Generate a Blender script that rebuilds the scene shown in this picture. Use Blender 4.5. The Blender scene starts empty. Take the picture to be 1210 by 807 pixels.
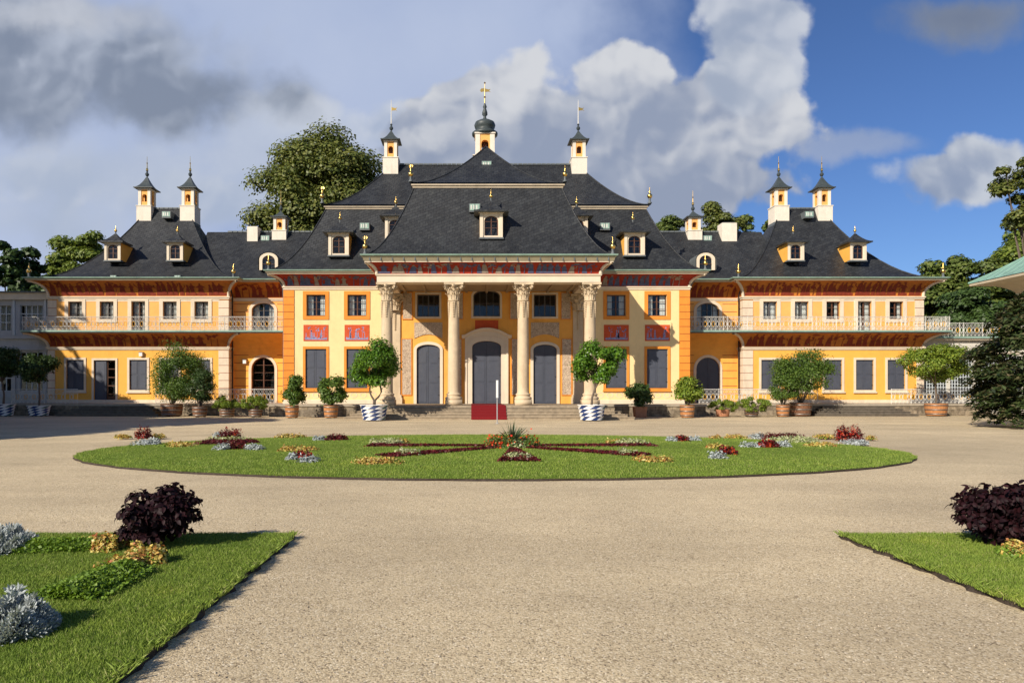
import bpy, math, random
import numpy as np
from mathutils import Vector
R = math.radians
rnd = random.Random(7)
RNG = np.random.default_rng(11)
scene = bpy.context.scene
COL = scene.collection
F, PX0, PY0, H = 800.0, 557.0, 462.0, 1.7      # camera: focal length in photo pixels, vanishing point, eye height
AX = 1.06                                      # symmetry axis of the palace
T = 0.82                                       # terrace height

def gp(px, py):                                # point on the ground seen at a photo pixel
    Y = F*H/(py-PY0)
    return ((px-PX0)*Y/F, Y)

# ------------------------------------------------------------------ materials
MATS = {}
def new_mat(name):
    m = bpy.data.materials.new(name); m.use_nodes = True
    nt = m.node_tree; nt.nodes.clear()
    out = nt.nodes.new('ShaderNodeOutputMaterial')
    return m, nt, out
def N(nt, typ, **kw):
    n = nt.nodes.new(typ)
    for k, v in kw.items():
        if k.startswith('i_'): n.inputs[k[2:].replace('_', ' ')].default_value = v
        else: setattr(n, k, v)
    return n
def ramp(nt, fac, stops):
    r = nt.nodes.new('ShaderNodeValToRGB')
    e = r.color_ramp.elements
    while len(e) < len(stops): e.new(0.5)
    for i, (p, c) in enumerate(stops):
        e[i].position = p; e[i].color = (*c, 1) if len(c) == 3 else c
    nt.links.new(fac, r.inputs[0]); return r.outputs[0]
def mixc(nt, fac, a, b, typ='MIX'):
    m = nt.nodes.new('ShaderNodeMix'); m.data_type = 'RGBA'; m.blend_type = typ
    for inp, v in ((0, fac), (6, a), (7, b)):
        if hasattr(v, 'is_linked'): nt.links.new(v, m.inputs[inp])
        elif inp == 0: m.inputs[0].default_value = v
        else: m.inputs[inp].default_value = (*v, 1)
    return m.outputs[2]
def surf(name, col, rough=0.8, var=0.12, scale=1.5, bump=0.15, bscale=30, metal=0.0, dirt=None, spec=0.3):
    m, nt, out = new_mat(name)
    tc = N(nt, 'ShaderNodeTexCoord'); geo = N(nt, 'ShaderNodeNewGeometry')
    n1 = N(nt, 'ShaderNodeTexNoise', i_Scale=scale, i_Detail=6.0, i_Roughness=0.65)
    nt.links.new(geo.outputs['Position'], n1.inputs['Vector'])
    c = np.array(col)
    cc = ramp(nt, n1.outputs[0], [(0.3, tuple(c*(1-var))), (0.7, tuple(np.minimum(c*(1+var), 1)))])
    if dirt:
        n2 = N(nt, 'ShaderNodeTexNoise', i_Scale=0.6, i_Detail=8.0, i_Roughness=0.7)
        mp = N(nt, 'ShaderNodeMapping'); mp.inputs['Scale'].default_value = (2.5, 2.5, 0.5)
        nt.links.new(geo.outputs['Position'], mp.inputs[0]); nt.links.new(mp.outputs[0], n2.inputs['Vector'])
        f = ramp(nt, n2.outputs[0], [(0.5, (0, 0, 0)), (0.78, (0.72, 0.72, 0.72))])
        cc = mixc(nt, f, cc, dirt)
    b = N(nt, 'ShaderNodeBsdfPrincipled'); b.inputs['Roughness'].default_value = rough
    b.inputs['Metallic'].default_value = metal; b.inputs['Specular IOR Level'].default_value = spec
    nt.links.new(cc, b.inputs['Base Color'])
    if bump:
        n3 = N(nt, 'ShaderNodeTexNoise', i_Scale=bscale, i_Detail=4.0)
        nt.links.new(geo.outputs['Position'], n3.inputs['Vector'])
        bp = N(nt, 'ShaderNodeBump'); bp.inputs['Strength'].default_value = bump; bp.inputs['Distance'].default_value = 0.02
        nt.links.new(n3.outputs[0], bp.inputs['Height']); nt.links.new(bp.outputs[0], b.inputs['Normal'])
    nt.links.new(b.outputs[0], out.inputs[0]); MATS[name] = m; return m

def slate_mat():
    m, nt, out = new_mat('slate')
    geo = N(nt, 'ShaderNodeNewGeometry')
    s = N(nt, 'ShaderNodeSeparateXYZ'); nt.links.new(geo.outputs['Position'], s.inputs[0])
    nsep = N(nt, 'ShaderNodeSeparateXYZ'); nt.links.new(geo.outputs['True Normal'], nsep.inputs[0])
    ax = N(nt, 'ShaderNodeMath', operation='ABSOLUTE'); nt.links.new(nsep.outputs[0], ax.inputs[0])
    ay = N(nt, 'ShaderNodeMath', operation='ABSOLUTE'); nt.links.new(nsep.outputs[1], ay.inputs[0])
    gt = N(nt, 'ShaderNodeMath', operation='GREATER_THAN'); nt.links.new(ax.outputs[0], gt.inputs[0]); nt.links.new(ay.outputs[0], gt.inputs[1])
    mx = N(nt, 'ShaderNodeMix'); mx.data_type = 'FLOAT'
    nt.links.new(gt.outputs[0], mx.inputs[0]); nt.links.new(s.outputs[0], mx.inputs[2]); nt.links.new(s.outputs[1], mx.inputs[3])
    # diagonal courses: v = 1.25 z - 0.3 u
    cz = N(nt, 'ShaderNodeMath', operation='MULTIPLY_ADD'); nt.links.new(mx.outputs[0], cz.inputs[0]); cz.inputs[1].default_value = -0.45
    z2 = N(nt, 'ShaderNodeMath', operation='MULTIPLY'); nt.links.new(s.outputs[2], z2.inputs[0]); z2.inputs[1].default_value = 1.15
    nt.links.new(z2.outputs[0], cz.inputs[2])
    cb = N(nt, 'ShaderNodeCombineXYZ'); nt.links.new(mx.outputs[0], cb.inputs[0]); nt.links.new(cz.outputs[0], cb.inputs[1])
    br = N(nt, 'ShaderNodeTexBrick', i_Scale=1.0); br.inputs['Brick Width'].default_value = 0.34; br.inputs['Row Height'].default_value = 0.24
    br.inputs['Mortar Size'].default_value = 0.012; br.inputs['Mortar Smooth'].default_value = 0.4
    br.inputs['Color1'].default_value = (0.031, 0.0335, 0.0365, 1); br.inputs['Color2'].default_value = (0.018, 0.0195, 0.022, 1)
    br.inputs['Mortar'].default_value = (0.012, 0.013, 0.016, 1)
    nt.links.new(cb.outputs[0], br.inputs['Vector'])
    n1 = N(nt, 'ShaderNodeTexNoise', i_Scale=0.7, i_Detail=8.0, i_Roughness=0.7); nt.links.new(geo.outputs['Position'], n1.inputs['Vector'])
    f = ramp(nt, n1.outputs[0], [(0.3, (0.75, 0.75, 0.75)), (0.7, (1.4, 1.4, 1.35))])
    c = mixc(nt, 1.0, br.outputs[0], f, 'MULTIPLY')
    n2 = N(nt, 'ShaderNodeTexNoise', i_Scale=5.0, i_Detail=4.0); nt.links.new(geo.outputs['Position'], n2.inputs['Vector'])
    f2 = ramp(nt, n2.outputs[0], [(0.62, (0, 0, 0)), (0.75, (0.35, 0.35, 0.35))])
    c = mixc(nt, f2, c, (0.085, 0.09, 0.085))
    b = N(nt, 'ShaderNodeBsdfPrincipled'); nt.links.new(c, b.inputs['Base Color'])
    rr = ramp(nt, n2.outputs[0], [(0.3, (0.42, 0.42, 0.42)), (0.7, (0.62, 0.62, 0.62))]); nt.links.new(rr, b.inputs['Roughness'])
    b.inputs['Specular IOR Level'].default_value = 0.35
    bp = N(nt, 'ShaderNodeBump'); bp.inputs['Strength'].default_value = 0.7; bp.inputs['Distance'].default_value = 0.02
    nt.links.new(br.outputs['Fac'], bp.inputs['Height']); bp.invert = True
    bp2 = N(nt, 'ShaderNodeBump'); bp2.inputs['Strength'].default_value = 0.35; bp2.inputs['Distance'].default_value = 0.03
    nt.links.new(n2.outputs[0], bp2.inputs['Height']); nt.links.new(bp.outputs[0], bp2.inputs['Normal'])
    nt.links.new(bp2.outputs[0], b.inputs['Normal'])
    nt.links.new(b.outputs[0], out.inputs[0]); MATS['slate'] = m

def gravel_mat():
    m, nt, out = new_mat('gravel')
    geo = N(nt, 'ShaderNodeNewGeometry')
    P = geo.outputs['Position']
    v = N(nt, 'ShaderNodeTexVoronoi', i_Scale=85.0); nt.links.new(P, v.inputs['Vector'])
    v2 = N(nt, 'ShaderNodeTexVoronoi', i_Scale=21.0); nt.links.new(P, v2.inputs['Vector'])
    sv = N(nt, 'ShaderNodeSeparateColor'); nt.links.new(v.outputs['Color'], sv.inputs[0])
    stone = ramp(nt, sv.outputs[0], [(0.0, (0.21, 0.16, 0.10)), (0.16, (0.42, 0.335, 0.215)), (0.42, (0.58, 0.475, 0.305)), (0.85, (0.68, 0.565, 0.375)), (1.0, (0.85, 0.76, 0.58))])
    n1 = N(nt, 'ShaderNodeTexNoise', i_Scale=0.35, i_Detail=7.0, i_Roughness=0.6); nt.links.new(P, n1.inputs['Vector'])
    big = ramp(nt, n1.outputs[0], [(0.28, (0.80, 0.79, 0.78)), (0.72, (1.12, 1.11, 1.08))])
    c = mixc(nt, 1.0, stone, big, 'MULTIPLY')
    # raked / driven streaks and scattered coarser stones
    n2 = N(nt, 'ShaderNodeTexNoise', i_Scale=3.0, i_Detail=8.0, i_Roughness=0.75); nt.links.new(P, n2.inputs['Vector'])
    f = ramp(nt, n2.outputs[0], [(0.42, (0, 0, 0)), (0.7, (0.38, 0.38, 0.38))])
    c = mixc(nt, f, c, (0.62, 0.505, 0.325))
    mpv = N(nt, 'ShaderNodeMapping'); mpv.inputs['Scale'].default_value = (0.10, 0.75, 1.0); nt.links.new(P, mpv.inputs[0])
    n5 = N(nt, 'ShaderNodeTexNoise', i_Scale=1.0, i_Detail=5.0, i_Roughness=0.6, i_Distortion=.6); nt.links.new(mpv.outputs[0], n5.inputs['Vector'])
    c = mixc(nt, 1.0, c, ramp(nt, n5.outputs[0], [(0.34, (0.93, 0.925, 0.92)), (0.5, (1.01, 1.01, 1.01)), (0.66, (1.08, 1.08, 1.07))]), 'MULTIPLY')
    d2 = ramp(nt, v2.outputs['Distance'], [(0.10, (0.5, 0.5, 0.5)), (0.2, (0, 0, 0))])
    s2 = N(nt, 'ShaderNodeSeparateColor'); nt.links.new(v2.outputs['Color'], s2.inputs[0])
    gt = N(nt, 'ShaderNodeMath', operation='GREATER_THAN'); gt.inputs[1].default_value = 0.72; nt.links.new(s2.outputs[1], gt.inputs[0])
    mu = N(nt, 'ShaderNodeMath', operation='MULTIPLY'); nt.links.new(gt.outputs[0], mu.inputs[0]); nt.links.new(d2, mu.inputs[1])
    c = mixc(nt, mu.outputs[0], c, (0.25, 0.20, 0.15))
    n3 = N(nt, 'ShaderNodeTexNoise', i_Scale=0.08, i_Detail=4.0); nt.links.new(P, n3.inputs['Vector'])
    big2 = ramp(nt, n3.outputs[0], [(0.35, (0.9, 0.9, 0.9)), (0.65, (1.08, 1.07, 1.05))])
    c = mixc(nt, 1.0, c, big2, 'MULTIPLY')
    b = N(nt, 'ShaderNodeBsdfPrincipled'); b.inputs['Roughness'].default_value = 0.9; b.inputs['Specular IOR Level'].default_value = 0.15
    nt.links.new(c, b.inputs['Base Color'])
    bp = N(nt, 'ShaderNodeBump'); bp.inputs['Strength'].default_value = 0.45; bp.inputs['Distance'].default_value = 0.007; bp.invert = True
    nt.links.new(v.outputs['Distance'], bp.inputs['Height'])
    bp2 = N(nt, 'ShaderNodeBump'); bp2.inputs['Strength'].default_value = 0.4; bp2.inputs['Distance'].default_value = 0.04
    nt.links.new(n2.outputs[0], bp2.inputs['Height']); nt.links.new(bp.outputs[0], bp2.inputs['Normal'])
    nt.links.new(bp2.outputs[0], b.inputs['Normal'])
    nt.links.new(b.outputs[0], out.inputs[0]); MATS['gravel'] = m

def leaf_mat(name, stops, trans=0.3, rough=0.5, spec=0.35):
    m, nt, out = new_mat(name)
    geo = N(nt, 'ShaderNodeNewGeometry')
    c = ramp(nt, geo.outputs['Random Per Island'], [(i/(len(stops)-1), s) for i, s in enumerate(stops)])
    b = N(nt, 'ShaderNodeBsdfPrincipled'); b.inputs['Roughness'].default_value = rough; b.inputs['Specular IOR Level'].default_value = spec
    nt.links.new(c, b.inputs['Base Color'])
    if trans > 0:
        t = N(nt, 'ShaderNodeBsdfTranslucent'); cc = mixc(nt, 1.0, c, (1.25, 1.2, 0.55), 'MULTIPLY')
        nt.links.new(cc, t.inputs[0])
        mx = N(nt, 'ShaderNodeMixShader'); mx.inputs[0].default_value = trans
        nt.links.new(b.outputs[0], mx.inputs[1]); nt.links.new(t.outputs[0], mx.inputs[2]); nt.links.new(mx.outputs[0], out.inputs[0])
    else: nt.links.new(b.outputs[0], out.inputs[0])
    MATS[name] = m

def glass_mat():
    m, nt, out = new_mat('glass')
    fr = N(nt, 'ShaderNodeFresnel', i_IOR=1.5)
    ad = N(nt, 'ShaderNodeMath', operation='ADD'); ad.inputs[1].default_value = 0.0; nt.links.new(fr.outputs[0], ad.inputs[0])
    g = N(nt, 'ShaderNodeBsdfGlossy'); g.inputs['Roughness'].default_value = 0.03; g.inputs[0].default_value = (0.9, 0.93, 0.95, 1)
    geo = N(nt, 'ShaderNodeNewGeometry')
    nz = N(nt, 'ShaderNodeTexNoise', i_Scale=1.7, i_Detail=2.0); nt.links.new(geo.outputs['Position'], nz.inputs['Vector'])
    bp = N(nt, 'ShaderNodeBump'); bp.inputs['Strength'].default_value = 0.12; bp.inputs['Distance'].default_value = 0.05
    nt.links.new(nz.outputs[0], bp.inputs['Height']); nt.links.new(bp.outputs[0], g.inputs['Normal'])
    t = N(nt, 'ShaderNodeBsdfTransparent'); t.inputs[0].default_value = (0.78, 0.82, 0.82, 1)
    mx = N(nt, 'ShaderNodeMixShader'); nt.links.new(ad.outputs[0], mx.inputs[0]); nt.links.new(t.outputs[0], mx.inputs[1]); nt.links.new(g.outputs[0], mx.inputs[2])
    nt.links.new(mx.outputs[0], out.inputs[0]); MATS['glass'] = m

def relief_mat():
    m, nt, out = new_mat('relief')
    geo = N(nt, 'ShaderNodeNewGeometry')
    n = N(nt, 'ShaderNodeTexNoise', i_Scale=9.0, i_Detail=5.0, i_Distortion=1.6); nt.links.new(geo.outputs['Position'], n.inputs['Vector'])
    c = ramp(nt, n.outputs[0], [(0.36, (0.30, 0.215, 0.15)), (0.5, (0.50, 0.385, 0.27)), (0.66, (0.62, 0.49, 0.35))])
    b = N(nt, 'ShaderNodeBsdfPrincipled'); b.inputs['Roughness'].default_value = 0.85; nt.links.new(c, b.inputs['Base Color'])
    bp = N(nt, 'ShaderNodeBump'); bp.inputs['Strength'].default_value = 1.0; bp.inputs['Distance'].default_value = 0.06
    nt.links.new(n.outputs[0], bp.inputs['Height']); nt.links.new(bp.outputs[0], b.inputs['Normal'])
    nt.links.new(b.outputs[0], out.inputs[0]); MATS['relief'] = m

def stone_block_mat():
    m, nt, out = new_mat('plinth_stone')
    geo = N(nt, 'ShaderNodeNewGeometry')
    s = N(nt, 'ShaderNodeSeparateXYZ'); nt.links.new(geo.outputs['Position'], s.inputs[0])
    ad = N(nt, 'ShaderNodeMath', operation='ADD'); nt.links.new(s.outputs[0], ad.inputs[0]); nt.links.new(s.outputs[1], ad.inputs[1])
    cb = N(nt, 'ShaderNodeCombineXYZ'); nt.links.new(ad.outputs[0], cb.inputs[0]); nt.links.new(s.outputs[2], cb.inputs[1])
    br = N(nt, 'ShaderNodeTexBrick', i_Scale=1.0); br.inputs['Brick Width'].default_value = 1.1; br.inputs['Row Height'].default_value = 0.41
    br.inputs['Mortar Size'].default_value = 0.012
    br.inputs['Color1'].default_value = (0.36, 0.29, 0.20, 1); br.inputs['Color2'].default_value = (0.24, 0.20, 0.15, 1); br.inputs['Mortar'].default_value = (0.08, 0.07, 0.055, 1)
    nt.links.new(cb.outputs[0], br.inputs['Vector'])
    n = N(nt, 'ShaderNodeTexNoise', i_Scale=3.0, i_Detail=8.0, i_Roughness=0.7); nt.links.new(geo.outputs['Position'], n.inputs['Vector'])
    f = ramp(nt, n.outputs[0], [(0.4, (0.45, 0.43, 0.4)), (0.65, (1.1, 1.1, 1.1))])
    c = mixc(nt, 1.0, br.outputs[0], f, 'MULTIPLY')
    b = N(nt, 'ShaderNodeBsdfPrincipled'); b.inputs['Roughness'].default_value = 0.9; nt.links.new(c, b.inputs['Base Color'])
    bp = N(nt, 'ShaderNodeBump'); bp.inputs['Strength'].default_value = 0.5; bp.inputs['Distance'].default_value = 0.03
    nt.links.new(n.outputs[0], bp.inputs['Height']); nt.links.new(bp.outputs[0], b.inputs['Normal'])
    nt.links.new(b.outputs[0], out.inputs[0]); MATS['plinth_stone'] = m

def turf_mat():
    m, nt, out = new_mat('turf')
    geo = N(nt, 'ShaderNodeNewGeometry')
    n = N(nt, 'ShaderNodeTexNoise', i_Scale=1.1, i_Detail=8.0, i_Roughness=0.7); nt.links.new(geo.outputs['Position'], n.inputs['Vector'])
    c = ramp(nt, n.outputs[0], [(0.3, (0.11, 0.175, 0.024)), (0.7, (0.19, 0.26, 0.04))])
    n2 = N(nt, 'ShaderNodeTexNoise', i_Scale=40.0, i_Detail=4.0); nt.links.new(geo.outputs['Position'], n2.inputs['Vector'])
    f = ramp(nt, n2.outputs[0], [(0.3, (0.55, 0.55, 0.5)), (0.7, (1.2, 1.2, 1.1))])
    c = mixc(nt, 1.0, c, f, 'MULTIPLY')
    b = N(nt, 'ShaderNodeBsdfPrincipled'); b.inputs['Roughness'].default_value = 0.9; b.inputs['Specular IOR Level'].default_value = 0.1
    nt.links.new(c, b.inputs['Base Color'])
    bp = N(nt, 'ShaderNodeBump'); bp.inputs['Strength'].default_value = 0.8; bp.inputs['Distance'].default_value = 0.03
    nt.links.new(n2.outputs[0], bp.inputs['Height']); nt.links.new(bp.outputs[0], b.inputs['Normal'])
    nt.links.new(b.outputs[0], out.inputs[0]); MATS['turf'] = m

def grass_mat():
    m, nt, out = new_mat('grass_blade')
    geo = N(nt, 'ShaderNodeNewGeometry')
    c = ramp(nt, geo.outputs['Random Per Island'], [(0, (0.185, 0.275, 0.038)), (0.5, (0.265, 0.365, 0.058)), (0.9, (0.335, 0.425, 0.085)), (1.0, (0.46, 0.43, 0.19))])
    n = N(nt, 'ShaderNodeTexNoise', i_Scale=1.3, i_Detail=6.0, i_Roughness=0.7); nt.links.new(geo.outputs['Position'], n.inputs['Vector'])
    f = ramp(nt, n.outputs[0], [(0.3, (0.72, 0.80, 0.75)), (0.55, (1.0, 1.0, 1.0)), (0.72, (1.25, 1.12, 1.05))])
    c = mixc(nt, 1.0, c, f, 'MULTIPLY')
    b = N(nt, 'ShaderNodeBsdfPrincipled'); b.inputs['Roughness'].default_value = 0.6; b.inputs['Specular IOR Level'].default_value = 0.25
    nt.links.new(c, b.inputs['Base Color'])
    t = N(nt, 'ShaderNodeBsdfTranslucent'); nt.links.new(c, t.inputs[0])
    mx = N(nt, 'ShaderNodeMixShader'); mx.inputs[0].default_value = 0.35
    nt.links.new(b.outputs[0], mx.inputs[1]); nt.links.new(t.outputs[0], mx.inputs[2]); nt.links.new(mx.outputs[0], out.inputs[0])
    MATS['grass_blade'] = m

slate_mat(); gravel_mat(); glass_mat(); relief_mat(); stone_block_mat(); turf_mat(); grass_mat()
surf('cream', (0.80, 0.60, 0.30), var=0.06, dirt=(0.62, 0.45, 0.22), bump=0.08)
surf('orange_wall', (0.80, 0.385, 0.075), var=0.07, dirt=(0.60, 0.27, 0.06), bump=0.08)
surf('yellow_wall', (0.80, 0.41, 0.075), var=0.06, dirt=(0.64, 0.34, 0.06), bump=0.08)
surf('peach_wall', (0.78, 0.405, 0.115), var=0.06, dirt=(0.66, 0.36, 0.13), bump=0.08)
surf('deep_orange', (0.72, 0.255, 0.035), var=0.08, dirt=(0.55, 0.19, 0.03), bump=0.08)
surf('cove_orange', (0.50, 0.17, 0.026), var=0.15, scale=3, dirt=(0.34, 0.085, 0.02), bump=0.08)
surf('cove_red', (0.34, 0.036, 0.016), var=0.2, scale=3, dirt=(0.24, 0.02, 0.012), bump=0.08)
surf('panel_red', (0.52, 0.080, 0.024), var=0.15, scale=5, bump=0.08)
surf('joint_red', (0.30, 0.06, 0.025), var=0.1, bump=0)
surf('figure_brown', (0.20, 0.032, 0.014), var=0.3, scale=6, bump=0)
surf('figure_blue', (0.085, 0.095, 0.165), var=0.35, scale=6, bump=0)
surf('paint_blue', (0.24, 0.26, 0.42), var=0.3, scale=6, bump=0)
surf('figure_light', (0.28, 0.22, 0.17), var=0.3, scale=6, bump=0)
surf('trim_stone', (0.68, 0.57, 0.43), var=0.08, dirt=(0.42, 0.34, 0.25), bump=0.15)
surf('column_stone', (0.56, 0.445, 0.30), var=0.12, scale=2.5, dirt=(0.40, 0.30, 0.19), bump=0.25)
surf('white_trim', (0.68, 0.58, 0.44), var=0.06, dirt=(0.55, 0.48, 0.39), bump=0.08)
surf('chimney_white', (0.72, 0.65, 0.54), var=0.06, scale=3, dirt=(0.48, 0.40, 0.30), bump=0.1)
surf('step_dark', (0.13, 0.11, 0.085), var=0.3, scale=4, dirt=(0.06, 0.05, 0.04), bump=0.4)
surf('step_stone', (0.33, 0.265, 0.185), var=0.25, scale=4, dirt=(0.13, 0.105, 0.075), bump=0.4)
surf('paving', (0.36, 0.31, 0.24), var=0.15, scale=3, bump=0.2)
surf('shutter', (0.066, 0.074, 0.098), rough=0.55, var=0.08, scale=3, bump=0.05, dirt=(0.095, 0.10, 0.115))
surf('dark_wood', (0.10, 0.045, 0.025), rough=0.5, var=0.2, bump=0)
surf('grey_sash', (0.09, 0.085, 0.085), rough=0.5, var=0.1, bump=0)
surf('white_iron', (0.62, 0.60, 0.55), rough=0.5, var=0.1, bump=0)
surf('gold_paint', (0.75, 0.42, 0.06), rough=0.5, var=0.15, bump=0)
surf('black_iron', (0.02, 0.02, 0.022), rough=0.5, var=0.1, bump=0)
surf('gilt', (0.85, 0.55, 0.16), rough=0.28, var=0.1, metal=1.0, bump=0)
surf('verdigris', (0.27, 0.40, 0.33), rough=0.6, var=0.2, scale=2, bump=0.1, dirt=(0.16, 0.22, 0.19))
surf('copper_roof', (0.20, 0.34, 0.28), rough=0.55, var=0.18, scale=1.5, bump=0.1, dirt=(0.12, 0.20, 0.17))
surf('cap_lead', (0.05, 0.062, 0.064), rough=0.45, var=0.25, scale=4, bump=0.1)
surf('lead', (0.12, 0.135, 0.14), rough=0.5, var=0.2, scale=3, bump=0.1)
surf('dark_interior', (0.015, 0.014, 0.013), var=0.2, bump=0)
surf('curtain', (0.70, 0.69, 0.66), var=0.06, scale=8, bump=0)
surf('eave_band_shaded', (0.24, 0.205, 0.13), var=0.15, bump=0.1)  # portico band below the gutter: the gutter's shade is put into the colour
surf('cornice_stone_shaded', (0.50, 0.42, 0.31), var=0.12, dirt=(0.3, 0.25, 0.18), bump=0.1)  # cream roof cornices, colour darkened to imitate soffit shading
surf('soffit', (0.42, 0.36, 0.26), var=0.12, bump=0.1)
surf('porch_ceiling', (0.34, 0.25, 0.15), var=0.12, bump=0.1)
surf('carpet_red', (0.18, 0.008, 0.011), rough=0.95, var=0.15, scale=12, bump=0.3, bscale=120)
surf('barrel_wood', (0.40, 0.175, 0.065), rough=0.7, var=0.25, scale=6, bump=0.2)
surf('barrel_dark', (0.16, 0.075, 0.04), rough=0.7, var=0.25, scale=6, bump=0.2)
surf('terracotta', (0.36, 0.165, 0.09), rough=0.85, var=0.15, scale=6, bump=0.15)
surf('hoop', (0.23, 0.21, 0.19), rough=0.45, var=0.3, scale=9, metal=0.7, bump=0)
surf('tub_navy', (0.024, 0.048, 0.15), rough=0.5, var=0.15, bump=0.05)
surf('tub_white', (0.74, 0.73, 0.70), rough=0.5, var=0.08, bump=0.05)
surf('tub_green', (0.10, 0.17, 0.15), rough=0.5, var=0.15, bump=0.05)
surf('bark', (0.13, 0.10, 0.075), var=0.3, scale=9, bump=0.6)
surf('soil', (0.045, 0.032, 0.022), var=0.4, scale=12, bump=0.8)
surf('gallery_grey', (0.40, 0.41, 0.42), var=0.08, bump=0.08, dirt=(0.26, 0.27, 0.28))
surf('gallery_pale', (0.60, 0.57, 0.50), var=0.08, bump=0.08, dirt=(0.42, 0.40, 0.36))
surf('lattice_grey', (0.50, 0.54, 0.56), rough=0.5, var=0.06, bump=0)
surf('sign_metal', (0.45, 0.46, 0.47), rough=0.4, var=0.08, metal=0.6, bump=0)
surf('sign_white', (0.75, 0.75, 0.74), rough=0.4, var=0.04, bump=0)
leaf_mat('leaf_forest', [(0.05, 0.08, 0.016), (0.085, 0.125, 0.024), (0.125, 0.165, 0.035), (0.155, 0.185, 0.042)], 0.22)
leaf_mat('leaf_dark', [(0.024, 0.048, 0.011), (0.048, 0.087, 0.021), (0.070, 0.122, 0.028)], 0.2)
leaf_mat('leaf_beech', [(0.06, 0.084, 0.017), (0.10, 0.128, 0.025), (0.145, 0.165, 0.034), (0.185, 0.187, 0.044)], 0.22)
leaf_mat('leaf_bright', [(0.075, 0.12, 0.018), (0.125, 0.18, 0.026), (0.175, 0.23, 0.035), (0.22, 0.26, 0.05)], 0.3)
leaf_mat('leaf_citrus', [(0.051, 0.122, 0.014), (0.088, 0.196, 0.017), (0.145, 0.264, 0.024)], 0.25, rough=0.35)
leaf_mat('leaf_shrub', [(0.051, 0.099, 0.017), (0.088, 0.156, 0.024), (0.139, 0.212, 0.034)], 0.28)
leaf_mat('leaf_light', [(0.108, 0.176, 0.020), (0.176, 0.257, 0.030), (0.270, 0.324, 0.041)], 0.3)
leaf_mat('leaf_yew', [(0.018, 0.029, 0.011), (0.032, 0.053, 0.014), (0.055, 0.078, 0.022), (0.127, 0.101, 0.055)], 0.12)
leaf_mat('leaf_purple', [(0.008, 0.003, 0.004), (0.016, 0.004, 0.006), (0.027, 0.006, 0.008)], 0.12, rough=0.6, spec=0.2)
leaf_mat('leaf_maroon', [(0.05, 0.006, 0.008), (0.10, 0.010, 0.014), (0.16, 0.014, 0.018), (0.06, 0.03, 0.01)], 0.2)
leaf_mat('leaf_silver', [(0.30, 0.33, 0.33), (0.42, 0.46, 0.47), (0.52, 0.56, 0.57)], 0.15, rough=0.8, spec=0.1)
leaf_mat('leaf_pale', [(0.30, 0.36, 0.12), (0.46, 0.50, 0.24), (0.58, 0.58, 0.38), (0.16, 0.24, 0.05)], 0.25)
leaf_mat('leaf_yellow', [(0.60, 0.42, 0.09), (0.72, 0.58, 0.16), (0.42, 0.12, 0.05), (0.30, 0.32, 0.06), (0.74, 0.64, 0.26)], 0.25)
leaf_mat('leaf_cover', [(0.11, 0.20, 0.020), (0.17, 0.28, 0.03), (0.22, 0.33, 0.045)], 0.3)
leaf_mat('petal_red', [(0.270, 0.009, 0.007), (0.360, 0.018, 0.009), (0.390, 0.060, 0.012)], 0.2)
leaf_mat('petal_orange', [(0.65, 0.06, 0.015), (0.72, 0.10, 0.02), (0.70, 0.03, 0.02)], 0.2)
leaf_mat('pebble', [(0.16, 0.13, 0.10), (0.30, 0.25, 0.18), (0.44, 0.37, 0.27), (0.55, 0.48, 0.38)], 0.0, rough=.9, spec=.1)
leaf_mat('palm_blade', [(0.05, 0.075, 0.035), (0.08, 0.11, 0.05), (0.11, 0.14, 0.07)], 0.15, rough=0.4)

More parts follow.
